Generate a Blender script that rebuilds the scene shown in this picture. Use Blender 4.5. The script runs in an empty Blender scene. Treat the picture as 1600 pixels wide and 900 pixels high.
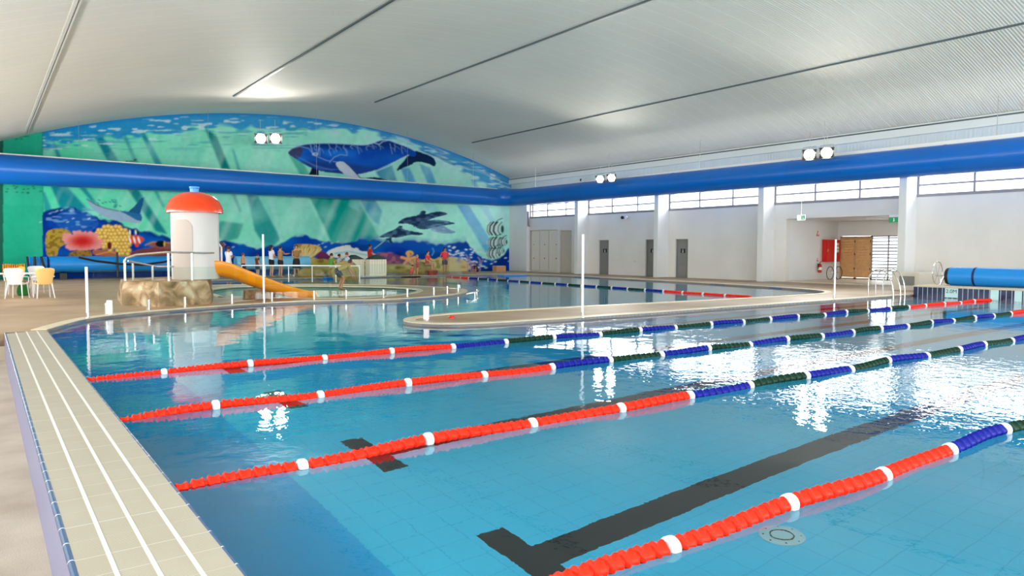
import bpy, bmesh, math, random
import numpy as np
from mathutils import Vector, Matrix, noise as mnoise

random.seed(7)
rng = np.random.default_rng(7)
PI = math.pi
sc = bpy.context.scene
col = sc.collection

# ------------------------------------------------------------------ camera
H = 1.53                      # camera above the water surface (z = 0)
F, CX, CY = 1122.0, 800.0, 450.0
_v2 = np.array([-30 - CX, -(389 - CY), -F]); _v1 = np.array([2350 - CX, -(396 - CY), -F])
_v2 /= np.linalg.norm(_v2); _v1 -= _v1.dot(_v2) * _v2; _v1 /= np.linalg.norm(_v1)
RW = np.array([_v1, _v2, np.cross(_v1, _v2)])      # camera vectors -> world
cam_d = bpy.data.cameras.new('camera'); cam = bpy.data.objects.new('camera', cam_d); col.objects.link(cam)
cam_d.sensor_width = 36.0; cam_d.lens = 36.0 * F / 1600.0; cam_d.clip_start = 0.05; cam_d.clip_end = 300
M = Matrix([[*RW[0], 0], [*RW[1], 0], [*RW[2], H], [0, 0, 0, 1]])
cam.matrix_world = M
sc.camera = cam
CAM = np.array([0, 0, H])


def ray(x, y):
    return RW @ np.array([x - CX, -(y - CY), -F])


def atz(x, y, z=0.05):
    d = ray(x, y); p = CAM + d * ((z - H) / d[2]); return Vector(p)


def atx(x, y, X):
    d = ray(x, y); return Vector(CAM + d * (X / d[0]))


def aty(x, y, Y):
    d = ray(x, y); return Vector(CAM + d * (Y / d[1]))


def ux(u_, Y): return aty(u_, 400, Y).x


# ------------------------------------------------------------------ world, exposure
w = bpy.data.worlds.new('sky'); sc.world = w; w.use_nodes = True
bg = w.node_tree.nodes['Background']; bg.inputs[0].default_value = (0.86, 0.93, 1.0, 1); bg.inputs[1].default_value = 2.2
sc.view_settings.view_transform = 'Standard'; sc.view_settings.look = 'None'
sc.view_settings.gamma = 1.0; sc.view_settings.use_curve_mapping = False
sc.view_settings.exposure = 0.85
sc.cycles.max_bounces = 10; sc.cycles.transmission_bounces = 8; sc.cycles.transparent_max_bounces = 12
sc.cycles.diffuse_bounces = 5
sc.cycles.caustics_refractive = True; sc.cycles.caustics_reflective = False
sc.cycles.sample_clamp_indirect = 6.0
sc.cycles.blur_glossy = 0.5


def area(name, loc, rot, sx, sy, L, color=(1, 0.975, 0.93)):
    d = bpy.data.lights.new(name, 'AREA'); d.shape = 'RECTANGLE'; d.size = sx; d.size_y = sy
    d.energy = L * PI * sx * sy; d.color = color
    o = bpy.data.objects.new(name, d); o.location = loc; o.rotation_euler = rot; col.objects.link(o)
    return o


COLY = [34.4, 27.65, 20.9, 14.2, 7.45, 0.7, -6.05]      # near faces of the piers along the right wall
WX = 31.5
WIN_L = 6.0
BACKY = -12.0
LEFTX = -2.7
# daylight outside the right clerestory; unseen left and back windows added as interior fill
_bays = [(COLY[i + 1] + 0.32, COLY[i]) for i in range(6)] + [(34.72, 40.5), (-11.5, -6.05)]
for (a, b) in _bays:
    area('daylight', (WX + 0.5, (a + b) / 2, 4.45), (0, PI / 2, 0), 1.3, b - a, WIN_L)
    area('daylight', (LEFTX - 0.5, (a + b) / 2, 3.3), (0, -PI / 2, 0), 1.2, b - a, 9.0)
for k in range(4):
    area('daylight', (2.2 + k * 8.2, BACKY - 0.6, 2.7), (PI / 2, 0, 0), 7.0, 4.2, 8.5)


def spot(loc, tgt, e, ang=100, color=(1, 0.95, 0.85), r=0.12):
    d = bpy.data.lights.new('flood_beam', 'SPOT'); d.energy = e; d.spot_size = math.radians(ang); d.spot_blend = 0.6
    d.color = color; d.shadow_soft_size = r
    o = bpy.data.objects.new('flood_beam', d); o.location = loc
    o.rotation_euler = (Vector(tgt) - Vector(loc)).to_track_quat('-Z', 'Y').to_euler(); col.objects.link(o)


# ------------------------------------------------------------------ materials
def srgb(r, g, b):
    f = lambda c: (c / 12.92) if c <= 0.04045 else ((c + 0.055) / 1.055) ** 2.4
    return (f(r / 255), f(g / 255), f(b / 255), 1)


MATS = {}


def mat(name, color, rough=0.5, metal=0.0, spec=0.5, noise=0.0, nscale=5.0, bump=0.0, bscale=40.0, emit=0, ecol=None, col2=None, coat=0, detail=3):
    if name in MATS: return MATS[name]
    m = bpy.data.materials.new(name); m.use_nodes = True; nt = m.node_tree; N = nt.nodes; Lk = nt.links
    p = N['Principled BSDF']
    p.inputs['Base Color'].default_value = color; p.inputs['Roughness'].default_value = rough
    p.inputs['Metallic'].default_value = metal; p.inputs['Specular IOR Level'].default_value = spec
    if coat: p.inputs['Coat Weight'].default_value = coat; p.inputs['Coat Roughness'].default_value = 0.08
    if emit:
        p.inputs['Emission Color'].default_value = ecol or color; p.inputs['Emission Strength'].default_value = emit
    tc = N.new('ShaderNodeTexCoord')
    if noise or col2:
        n = N.new('ShaderNodeTexNoise'); n.inputs['Scale'].default_value = nscale; n.inputs['Detail'].default_value = detail
        Lk.new(tc.outputs['Object'], n.inputs['Vector'])
        r = N.new('ShaderNodeValToRGB'); r.color_ramp.elements[0].position = 0.32; r.color_ramp.elements[1].position = 0.68
        c2 = col2 or tuple(min(1, c * (1 + noise)) for c in color[:3]) + (1,)
        c1 = color if col2 else tuple(c * (1 - noise) for c in color[:3]) + (1,)
        r.color_ramp.elements[0].color = c1; r.color_ramp.elements[1].color = c2
        Lk.new(n.outputs['Fac'], r.inputs[0]); Lk.new(r.outputs[0], p.inputs['Base Color'])
    if bump:
        n2 = N.new('ShaderNodeTexNoise'); n2.inputs['Scale'].default_value = bscale; n2.inputs['Detail'].default_value = 4
        Lk.new(tc.outputs['Object'], n2.inputs['Vector'])
        b = N.new('ShaderNodeBump'); b.inputs['Strength'].default_value = bump; b.inputs['Distance'].default_value = 0.02
        Lk.new(n2.outputs['Fac'], b.inputs['Height']); Lk.new(b.outputs[0], p.inputs['Normal'])
    MATS[name] = m
    return m


def node_mat(name):
    m = bpy.data.materials.new(name); m.use_nodes = True; MATS[name] = m
    return m, m.node_tree, m.node_tree.nodes, m.node_tree.links, m.node_tree.nodes['Principled BSDF']


def stripes(nt, axis, period, width, offset=0.0):
    """1 on a line of the given width every period along an axis of the object's own coordinates"""
    N, Lk = nt.nodes, nt.links
    tc = N.new('ShaderNodeTexCoord'); sx = N.new('ShaderNodeSeparateXYZ'); Lk.new(tc.outputs['Object'], sx.inputs[0])
    a = N.new('ShaderNodeMath'); a.operation = 'ADD'; a.inputs[1].default_value = 1000 * period + offset; Lk.new(sx.outputs[axis], a.inputs[0])
    b = N.new('ShaderNodeMath'); b.operation = 'MODULO'; b.inputs[1].default_value = period; Lk.new(a.outputs[0], b.inputs[0])
    c = N.new('ShaderNodeMath'); c.operation = 'LESS_THAN'; c.inputs[1].default_value = width; Lk.new(b.outputs[0], c.inputs[0])
    return c.outputs[0]


def mixc(nt, fac, a, b):
    mx = nt.nodes.new('ShaderNodeMix'); mx.data_type = 'RGBA'
    if isinstance(a, tuple): mx.inputs[6].default_value = a
    else: nt.links.new(a, mx.inputs[6])
    if isinstance(b, tuple): mx.inputs[7].default_value = b
    else: nt.links.new(b, mx.inputs[7])
    nt.links.new(fac, mx.inputs[0]); return mx.outputs[2]


def fmax(nt, *s):
    o = s[0]
    for k in s[1:]:
        m_ = nt.nodes.new('ShaderNodeMath'); m_.operation = 'MAXIMUM'; nt.links.new(o, m_.inputs[0]); nt.links.new(k, m_.inputs[1]); o = m_.outputs[0]
    return o


def make_ribbed(name, color, axis, period, rough=0.35, dist=0.02, joint=None, spec=0.5, metal=0.0):
    m, nt, N, Lk, p = node_mat(name)
    p.inputs['Roughness'].default_value = rough; p.inputs['Specular IOR Level'].default_value = spec; p.inputs['Metallic'].default_value = metal
    tc = N.new('ShaderNodeTexCoord'); wv = N.new('ShaderNodeTexWave'); wv.wave_type = 'BANDS'
    wv.bands_direction = 'XYZ'[axis]; wv.inputs['Scale'].default_value = (2 * PI / period) / 20.0 * 1.0
    wv.inputs['Distortion'].default_value = 0; Lk.new(tc.outputs['Object'], wv.inputs['Vector'])
    b = N.new('ShaderNodeBump'); b.inputs['Strength'].default_value = 1.0; b.inputs['Distance'].default_value = dist
    Lk.new(wv.outputs['Fac'], b.inputs['Height']); Lk.new(b.outputs[0], p.inputs['Normal'])
    ns = N.new('ShaderNodeTexNoise'); ns.inputs['Scale'].default_value = 0.35; Lk.new(tc.outputs['Object'], ns.inputs['Vector'])
    base = mixc(nt, ns.outputs['Fac'], tuple(c * 0.93 for c in color[:3]) + (1,), tuple(min(1, c * 1.05) for c in color[:3]) + (1,))
    if joint:
        base = mixc(nt, stripes(nt, axis, joint[0], joint[1]), base, joint[2])
    Lk.new(base, p.inputs['Base Color'])
    return m


m_ceil = make_ribbed('ribbed_sheet', srgb(232, 229, 219), 1, 0.095, rough=0.62, dist=0.011, joint=(0.76, 0.02, srgb(246, 244, 236)), spec=0.12)
m_frieze = make_ribbed('frieze_sheet', srgb(212, 220, 216), 1, 0.16, rough=0.6, dist=0.008, spec=0.2)
m_plainband = mat('plain_fascia', srgb(222, 226, 222), 0.5)
m_white = mat('painted_masonry', srgb(226, 226, 224), 0.55, noise=0.03, nscale=0.6)
m_grey = mat('grey_masonry', srgb(226, 222, 214), 0.7, noise=0.03, nscale=0.8, bump=0.1, bscale=8)
m_shade = mat('warm_render', srgb(222, 214, 200), 0.6)
m_deck = mat('deck_concrete', srgb(150, 124, 94), 0.5, col2=srgb(182, 156, 126), nscale=0.55, bump=0.15, bscale=90, detail=6)
m_lowdeck = mat('low_deck_concrete', srgb(164, 150, 132), 0.7, col2=srgb(190, 178, 160), nscale=1.7, bump=0.25, bscale=120, detail=6)
m_coping = mat('coping_cream', srgb(208, 194, 166), 0.45, noise=0.05, nscale=3)
m_steel = mat('stainless_steel', srgb(225, 222, 218), 0.22, metal=0.95)
m_whitepole = mat('white_enamel', srgb(240, 240, 240), 0.3)
m_black = mat('black_plastic', srgb(22, 22, 24), 0.45)
m_dark = mat('dark_tile_line', srgb(4, 8, 10), 0.5)
m_orange = mat('orange_fibreglass', srgb(248, 150, 8), 0.22, coat=0.5)
m_dome = mat('orange_red_dome', srgb(238, 66, 8), 0.25, coat=0.5)
m_tower = mat('tower_white', srgb(204, 202, 199), 0.45)
m_towerpanel = mat('tower_panel', srgb(186, 174, 165), 0.5)
m_duct = mat('blue_duct_fabric', srgb(0, 104, 198), 0.3, noise=0.06, nscale=0.5, bump=0.25, bscale=2.5)
m_cover = mat('blue_cover_foam', srgb(22, 138, 220), 0.4, noise=0.04, nscale=2, bump=0.2, bscale=4)
m_navy = mat('navy_strap', srgb(16, 30, 90), 0.5)
m_ropeR = mat('float_red', srgb(232, 38, 8), 0.48, spec=0.2)
m_ropeB = mat('float_blue', srgb(10, 20, 130), 0.5, spec=0.2)
m_ropeG = mat('float_green', srgb(8, 46, 30), 0.5, spec=0.2)
m_ropeW = mat('float_white', srgb(222, 222, 224), 0.3)
m_paleR = mat('float_coral', srgb(250, 96, 70), 0.3)
m_cable = mat('rope_cable', srgb(70, 80, 90), 0.5)
m_redbox = mat('red_enamel', srgb(214, 14, 14), 0.35)
m_timber = mat('louvre_timber', srgb(196, 158, 112), 0.45, noise=0.1, nscale=8)
m_doorgrey = mat('door_grey', srgb(128, 128, 124), 0.5)
m_yellowchair = mat('chair_yellow', srgb(250, 208, 130), 0.45)
m_whitechair = mat('chair_white', srgb(238, 238, 242), 0.4)


def glass_mat(name, tint, rough=0.0, mixf=1.0):
    m = bpy.data.materials.new(name); m.use_nodes = True; nt = m.node_tree; N = nt.nodes; Lk = nt.links
    N.remove(N['Principled BSDF']); out = N['Material Output']
    tr = N.new('ShaderNodeBsdfTransparent'); tr.inputs[0].default_value = tint
    gl = N.new('ShaderNodeBsdfGlossy'); gl.inputs['Roughness'].default_value = rough
    lw = N.new('ShaderNodeLayerWeight'); lw.inputs[0].default_value = 0.5
    pw = N.new('ShaderNodeMath'); pw.operation = 'POWER'; pw.inputs[1].default_value = 5.0; Lk.new(lw.outputs['Facing'], pw.inputs[0])
    fr = N.new('ShaderNodeMath'); fr.operation = 'MULTIPLY_ADD'; fr.inputs[1].default_value = 0.9; fr.inputs[2].default_value = 0.02; Lk.new(pw.outputs[0], fr.inputs[0])
    mx = N.new('ShaderNodeMixShader'); Lk.new(fr.outputs[0], mx.inputs[0]); Lk.new(tr.outputs[0], mx.inputs[1]); Lk.new(gl.outputs[0], mx.inputs[2])
    Lk.new(mx.outputs[0], out.inputs[0]); MATS[name] = m
    return m


m_glass = glass_mat('fence_glass', (0.93, 0.975, 0.955, 1))
m_pane = glass_mat('window_glass', (0.97, 0.99, 1.0, 1))

# water: a refracting surface with drifting ripples, stronger in patches
m_water, nt, N, Lk, p = node_mat('pool_water')
N.remove(p); out = N['Material Output']
refr = N.new('ShaderNodeBsdfRefraction'); refr.inputs['IOR'].default_value = 1.33; refr.inputs['Roughness'].default_value = 0.0
refr.inputs['Color'].default_value = (0.93, 0.99, 1.0, 1)
glo = N.new('ShaderNodeBsdfGlossy'); glo.inputs['Roughness'].default_value = 0.015; glo.inputs['Color'].default_value = (1, 1, 1, 1)
fre = N.new('ShaderNodeFresnel'); fre.inputs['IOR'].default_value = 1.33
mx = N.new('ShaderNodeMixShader'); Lk.new(fre.outputs[0], mx.inputs[0]); Lk.new(refr.outputs[0], mx.inputs[1]); Lk.new(glo.outputs[0], mx.inputs[2]); Lk.new(mx.outputs[0], out.inputs[0])
geo = N.new('ShaderNodeNewGeometry')


def wnoise(scale, detail, rough, stretch=(1, 1, 1)):
    mp = N.new('ShaderNodeMapping'); mp.inputs['Scale'].default_value = stretch; Lk.new(geo.outputs['Position'], mp.inputs[0])
    n = N.new('ShaderNodeTexNoise'); n.inputs['Scale'].default_value = scale; n.inputs['Detail'].default_value = detail; n.inputs['Roughness'].default_value = rough
    Lk.new(mp.outputs[0], n.inputs['Vector']); return n.outputs['Fac']


def math2(op, a, b):
    m_ = N.new('ShaderNodeMath'); m_.operation = op
    for i, s in enumerate((a, b)):
        if isinstance(s, (int, float)): m_.inputs[i].default_value = s
        else: Lk.new(s, m_.inputs[i])
    return m_.outputs[0]


n1 = wnoise(1.1, 2, 0.5); n2 = wnoise(5.5, 3, 0.55); n3 = wnoise(0.16, 1, 0.5)
ramp = N.new('ShaderNodeMapRange'); ramp.inputs[1].default_value = 0.42; ramp.inputs[2].default_value = 0.62; ramp.inputs[3].default_value = 0.12; ramp.inputs[4].default_value = 1.0
Lk.new(n3, ramp.inputs[0])
# water stirred around (14, 5) by the return jets
sep = N.new('ShaderNodeVectorMath'); sep.operation = 'DISTANCE'; Lk.new(geo.outputs['Position'], sep.inputs[0]); sep.inputs[1].default_value = (9.4, 4.2, 0)
near = N.new('ShaderNodeMapRange'); near.inputs[1].default_value = 1.6; near.inputs[2].default_value = 4.6; near.inputs[3].default_value = 1.3; near.inputs[4].default_value = 0.0; Lk.new(sep.outputs['Value'], near.inputs[0])
sep2 = N.new('ShaderNodeVectorMath'); sep2.operation = 'DISTANCE'; Lk.new(geo.outputs['Position'], sep2.inputs[0]); sep2.inputs[1].default_value = (10.5, 25.5, 0)
near2 = N.new('ShaderNodeMapRange'); near2.inputs[1].default_value = 4.0; near2.inputs[2].default_value = 7.0; near2.inputs[3].default_value = 5.0; near2.inputs[4].default_value = 0.0; Lk.new(sep2.outputs['Value'], near2.inputs[0])
amp = math2('MAXIMUM', math2('MAXIMUM', ramp.outputs[0], near.outputs[0]), near2.outputs[0])
n4 = wnoise(10, 2, 0.55)
h = math2('ADD', math2('MULTIPLY', n1, 0.008), math2('MULTIPLY', math2('MULTIPLY', n2, 0.0045), amp))
h = math2('ADD', h, math2('MULTIPLY', math2('MULTIPLY', n4, 0.0030), math2('MAXIMUM', near.outputs[0], 0.08)))
bmp = N.new('ShaderNodeBump'); bmp.inputs['Strength'].default_value = 1.0; bmp.inputs['Distance'].default_value = 1.0
Lk.new(h, bmp.inputs['Height'])
for q in (refr, glo, fre): Lk.new(bmp.outputs[0], q.inputs['Normal'])

# pool floor: pale blue mosaic with faint joints
m_basin, nt, N, Lk, p = node_mat('pool_mosaic')
p.inputs['Roughness'].default_value = 0.5
g = fmax(nt, stripes(nt, 0, 0.25, 0.008), stripes(nt, 1, 0.25, 0.008))
tc = N.new('ShaderNodeTexCoord'); ns = N.new('ShaderNodeTexNoise'); ns.inputs['Scale'].default_value = 0.5; Lk.new(tc.outputs['Object'], ns.inputs['Vector'])
base = mixc(nt, ns.outputs['Fac'], srgb(30, 200, 252), srgb(70, 214, 255))
Lk.new(mixc(nt, g, base, srgb(24, 190, 242)), p.inputs['Base Color'])
m_basin_dark = mat('pool_blue_tile', srgb(20, 140, 215), 0.4, noise=0.05, nscale=2)
m_floorband = mat('blue_floor_band', srgb(0, 180, 248), 0.5, noise=0.04, nscale=1.5)  # slightly darker blue strip laid along the pool floor by the ledge
m_teal = mat('paddle_pool_floor', srgb(20, 215, 190), 0.5, noise=0.1, nscale=2)

# ledge tiles: ribbed non-slip with cross joints
m_ledge, nt, N, Lk, p = node_mat('ribbed_ledge_tile')
p.inputs['Roughness'].default_value = 0.5
rib = stripes(nt, 1, 0.012, 0.006); jn = stripes(nt, 1, 0.245, 0.006)
tc = N.new('ShaderNodeTexCoord'); ns = N.new('ShaderNodeTexNoise'); ns.inputs['Scale'].default_value = 2.5; ns.inputs['Detail'].default_value = 5; Lk.new(tc.outputs['Object'], ns.inputs['Vector'])
base = mixc(nt, ns.outputs['Fac'], srgb(168, 159, 142), srgb(194, 186, 169))
base = mixc(nt, jn, base, srgb(222, 218, 206)); Lk.new(mixc(nt, rib, base, srgb(156, 147, 128)), p.inputs['Base Color'])
b = N.new('ShaderNodeBump'); b.inputs['Distance'].default_value = 0.003; Lk.new(rib, b.inputs['Height']); Lk.new(b.outputs[0], p.inputs['Normal'])
m_strip = mat('ledge_joint_strip', srgb(226, 222, 214), 0.4)
m_nosing, nt, N, Lk, p = node_mat('blue_nosing_tile')
p.inputs['Roughness'].default_value = 0.25
Lk.new(mixc(nt, stripes(nt, 1, 0.245, 0.01), srgb(52, 88, 128), srgb(220, 225, 230)), p.inputs['Base Color'])
m_lav, nt, N, Lk, p = node_mat('lavender_face_tile')
p.inputs['Roughness'].default_value = 0.35
Lk.new(mixc(nt, stripes(nt, 1, 0.049, 0.006), srgb(140, 142, 186), srgb(190, 190, 214)), p.inputs['Base Color'])
m_endtile, nt, N, Lk, p = node_mat('navy_upright_tile')
p.inputs['Roughness'].default_value = 0.2
t2 = mixc(nt, stripes(nt, 1, 0.155, 0.014), srgb(14, 34, 78), srgb(205, 222, 226))
Lk.new(t2, p.inputs['Base Color'])
m_rock, nt, N, Lk, p = node_mat('moulded_rock')
p.inputs['Roughness'].default_value = 0.75
tc = N.new('ShaderNodeTexCoord'); ns = N.new('ShaderNodeTexNoise'); ns.inputs['Scale'].default_value = 2.6; ns.inputs['Detail'].default_value = 7; ns.inputs['Distortion'].default_value = 0.6
Lk.new(tc.outputs['Object'], ns.inputs['Vector']); rp = N.new('ShaderNodeValToRGB'); e = rp.color_ramp.elements
e[0].position = 0.3; e[0].color = srgb(96, 70, 44); e[1].position = 0.72; e[1].color = srgb(222, 206, 178)
q = e.new(0.45); q.color = srgb(150, 118, 82); q = e.new(0.56); q.color = srgb(190, 150, 116)
Lk.new(ns.outputs['Fac'], rp.inputs[0]); Lk.new(rp.outputs[0], p.inputs['Base Color'])
b = N.new('ShaderNodeBump'); b.inputs['Distance'].default_value = 0.08; Lk.new(ns.outputs['Fac'], b.inputs['Height']); Lk.new(b.outputs[0], p.inputs['Normal'])


# ------------------------------------------------------------------ mesh helpers
class MB:
    def __init__(s): s.v = []; s.f = []; s.mi = []; s.cur = 0

    def add(s, vs, fs):
        o = len(s.v); s.v += [tuple(a) for a in vs]; s.f += [tuple(i + o for i in f) for f in fs]; s.mi += [s.cur] * len(fs); return s

    def box(s, x0, x1, y0, y1, z0, z1):
        vs = [(x, y, z) for z in (z0, z1) for y in (y0, y1) for x in (x0, x1)]
        return s.add(vs, [(0, 2, 3, 1), (4, 5, 7, 6), (0, 1, 5, 4), (2, 6, 7, 3), (0, 4, 6, 2), (1, 3, 7, 5)])

    def prism(s, poly, z0, z1):
        n = len(poly)
        vs = [(x, y, z0) for x, y in poly] + [(x, y, z1) for x, y in poly]
        fs = [tuple(range(n - 1, -1, -1)), tuple(range(n, 2 * n))] + [(i, (i + 1) % n, n + (i + 1) % n, n + i) for i in range(n)]
        return s.add(vs, fs)

    def loft(s, rings, cap=True, close=False):
        n = len(rings[0]); vs = [q for r in rings for q in r]; fs = []
        m_ = len(rings)
        for k in range(m_ if close else m_ - 1):
            a, b_ = k * n, ((k + 1) % m_) * n
            for i in range(n): fs.append((a + i, a + (i + 1) % n, b_ + (i + 1) % n, b_ + i))
        if cap and not close: fs += [tuple(range(n - 1, -1, -1)), tuple(range((m_ - 1) * n, m_ * n))]
        return s.add(vs, fs)

    def tube(s, pts, r, n=10, close=False):
        pts = [Vector(q) for q in pts]; rings = []; m_ = len(pts)
        rr = r if isinstance(r, (list, tuple)) else [r] * m_
        up = None
        for i, q in enumerate(pts):
            t = ((pts[(i + 1) % m_] if (close or i < m_ - 1) else q) - (pts[i - 1] if (close or i > 0) else q)).normalized()
            if up is None: up = Vector((0, 0, 1)) if abs(t.z) < 0.9 else Vector((1, 0, 0))
            a = t.cross(up).normalized(); b_ = a.cross(t).normalized(); up = b_
            rings.append([q + (a * math.cos(2 * PI * k / n) + b_ * math.sin(2 * PI * k / n)) * rr[i] for k in range(n)])
        return s.loft(rings, cap=not close, close=close)

    def lathe(s, prof, c=(0, 0, 0), n=32, axis='z'):
        rings = []
        for r, z in prof:
            ring = []
            for k in range(n):
                a = 2 * PI * k / n; x, y = r * math.cos(a), r * math.sin(a)
                ring.append((c[0] + x, c[1] + y, c[2] + z) if axis == 'z' else ((c[0] + z, c[1] + x, c[2] + y) if axis == 'x' else (c[0] + y, c[1] + z, c[2] + x)))
            rings.append(ring)
        return s.loft(rings)

    def ball(s, c, rx, ry=None, rz=None, n=14):
        ry = ry or rx; rz = rz or rx; rings = []
        for i in range(n // 2 + 1):
            t = -PI / 2 + PI * i / (n // 2); cr = max(math.cos(t), 0.02)
            rings.append([(c[0] + rx * cr * math.cos(2 * PI * k / n), c[1] + ry * cr * math.sin(2 * PI * k / n), c[2] + rz * math.sin(t)) for k in range(n)])
        return s.loft(rings)

    def build(s, name, mats, parent=None, smooth=True, bevel=0, loc=None, angle=35):
        me = bpy.data.meshes.new(name); me.from_pydata(s.v, [], s.f)
        ms = mats if isinstance(mats, (list, tuple)) else [mats]
        for m_ in ms: me.materials.append(m_)
        if len(ms) > 1: me.polygons.foreach_set('material_index', s.mi)
        bm = bmesh.new(); bm.from_mesh(me); bmesh.ops.recalc_face_normals(bm, faces=bm.faces)
        if bevel: bmesh.ops.bevel(bm, geom=bm.edges[:], offset=bevel, segments=2, affect='EDGES', clamp_overlap=True)
        bm.to_mesh(me); bm.free()
        if smooth:
            me.polygons.foreach_set('use_smooth', [True] * len(me.polygons)); me.set_sharp_from_angle(angle=math.radians(angle))
        o = bpy.data.objects.new(name, me); col.objects.link(o)
        if loc is not None: o.location = loc
        if parent is not None: o.parent = parent
        return o


def tag(o, label=None, cat=None, group=None, kind=None):
    if label: o['label'] = label
    if cat: o['category'] = cat
    if group: o['group'] = group
    if kind: o['kind'] = kind
    return o


def empty(name, loc=(0, 0, 0), rz=0, label=None, cat=None, group=None):
    o = bpy.data.objects.new(name, None); col.objects.link(o); o.location = loc; o.rotation_euler = (0, 0, rz); o.empty_display_size = 0.1
    return tag(o, label, cat, group)


def struct(o, label=None):
    return tag(o, label, None, None, 'structure')


def copy_tree(o, parent=None):
    c = o.copy(); col.objects.link(c); c.parent = parent
    for ch in list(o.children): copy_tree(ch, c)
    return c


def rects(ys, zs, holes):
    """cells of a wall grid that are not inside a hole; holes are (y0, y1, z0, z1)"""
    Y = sorted(set(list(ys) + [h_[0] for h_ in holes] + [h_[1] for h_ in holes])); Z = sorted(set(list(zs) + [h_[2] for h_ in holes] + [h_[3] for h_ in holes]))
    for i in range(len(Y) - 1):
        k = 0
        while k < len(Z) - 1:
            cy_ = (Y[i] + Y[i + 1]) / 2
            inside = lambda kk: any(h_[0] < cy_ < h_[1] and h_[2] < (Z[kk] + Z[kk + 1]) / 2 < h_[3] for h_ in holes)
            if inside(k): k += 1; continue
            j = k
            while j < len(Z) - 1 and not inside(j): j += 1
            yield Y[i], Y[i + 1], Z[k], Z[j]; k = j


# ------------------------------------------------------------------ pool outlines (plan, metres)
def smooth_line(pts, it=2):
    for _ in range(it):
        q = [pts[0]]
        for a, b_ in zip(pts[:-1], pts[1:]):
            q += [tuple(i * .75 + j * .25 for i, j in zip(a, b_)), tuple(i * .25 + j * .75 for i, j in zip(a, b_))]
        q.append(pts[-1]); pts = q
    return pts


def px(*pts): return [tuple(atz(x, y, 0.05))[:2] for x, y in pts]


LX0, LX1 = 0.30, 0.93            # ledge
ENDX = 25.75
island_front = smooth_line([(LX1, 15.6)] + px((100, 507.5), (136, 498), (200, 490), (300, 482), (400, 474.8), (500, 470.5), (600, 468.5), (650, 466), (690, 463), (720, 459.5), (732, 456)) +
                           px((728, 452), (705, 449.7), (670, 447.6), (620, 445.8), (560, 444.6), (480, 444.2), (400, 444.4), (345, 445)) + [(7.4, 31.3)], 2)
left_back = [(7.4, 31.3), (7.6, 36.3)]
rear = smooth_line([(7.6, 36.3), (14, 36.6), (20, 36.4), (24, 36.6), (26.2, 36.2), (27.5, 34.6), (27.7, 31), (27.4, 26), (27.0, 21.6), (26.4, 17.8), (25.9, 15.6), (25.0, 14.3), (23.4, 13.75), (20.5, 13.8), (15, 14.1), (10.6, 14.4), (8.9, 14.45), (7.6, 14.1), (7.0, 13.4), (7.05, 12.7), (7.5, 12.2), (8.4, 11.95), (10.5, 11.82)], 2)
near_r = [(ENDX, 11.72)]
main = island_front + left_back[1:] + rear[1:] + near_r + [(ENDX, BACKY + 1.5), (LX1, BACKY + 1.5)]
paddle = smooth_line([(5.9, 23.2)] + px((350, 463.5), (430, 465.8), (530, 467), (590, 465), (640, 460.2), (664, 454.5), (655, 451), (620, 448.6), (560, 447), (480, 446.4), (400, 446.6), (352, 448)) + [(6.2, 27.5)], 2)


def fill(outer, holes, z, name, m_, thick=0.0, parent=None):
    cu = bpy.data.curves.new(name, 'CURVE'); cu.dimensions = '2D'; cu.fill_mode = 'BOTH'
    for pl in [outer] + holes:
        sp = cu.splines.new('POLY'); sp.points.add(len(pl) - 1); sp.use_cyclic_u = True
        for i, (x, y) in enumerate(pl): sp.points[i].co = (x, y, 0, 1)
    cu.extrude = thick / 2
    ob = bpy.data.objects.new(name, cu); col.objects.link(ob)
    dg = bpy.context.evaluated_depsgraph_get(); me = bpy.data.meshes.new_from_object(ob.evaluated_get(dg))
    bpy.data.objects.remove(ob)
    for vtx in me.vertices: vtx.co.z += z - thick / 2
    me.materials.clear(); me.materials.append(m_)
    bm = bmesh.new(); bm.from_mesh(me); bmesh.ops.remove_doubles(bm, verts=bm.verts, dist=1e-5); bmesh.ops.recalc_face_normals(bm, faces=bm.faces)
    if thick == 0:
        for f_ in bm.faces:
            if f_.normal.z < 0: f_.normal_flip()
    bm.to_mesh(me); bm.free()
    o = bpy.data.objects.new(name, me); col.objects.link(o)
    return o


# ------------------------------------------------------------------ floor, pool shell, water
outer = [(LEFTX, 15.35), (LX0, 15.35), (LX1, 15.6)] + island_front[1:] + left_back[1:] + rear[1:] + near_r + [(36.6, 11.72), (36.6, 42.8), (LEFTX, 42.8)]
deck = fill(outer, [paddle], 0.05, 'floor', m_deck, 0.22); struct(deck, 'tan concrete pool deck around the far pools')
o = MB().box(ENDX + 2.2, 36.6, BACKY, 11.72, -0.2, 0.05).build('floor_right', m_deck); struct(o)
o = MB().box(LEFTX, LX0 + 0.01, BACKY, 15.35, -0.62, -0.42).build('floor_left', m_lowdeck); struct(o, 'lower beige concrete walkway beside the tiled ledge')
o = MB().box(LEFTX, LX0, 15.35, 15.6, -0.45, -0.17).build('trim_1', m_coping); struct(o)

o = fill(main, [], 0.0, 'pool_water', m_water); struct(o, 'clear blue pool water'); o['kind'] = 'structure'
o = fill(paddle, [], -0.01, 'paddling_pool_water', m_water); o['kind'] = 'structure'; o['label'] = 'greenish shallow water of the paddling pool'
o = MB().box(LX1 - 0.5, 30, BACKY + 1, 38, -1.75, -1.35).build('floor_pool_basin', m_basin); struct(o, 'pale blue tiled pool floor')


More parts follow.
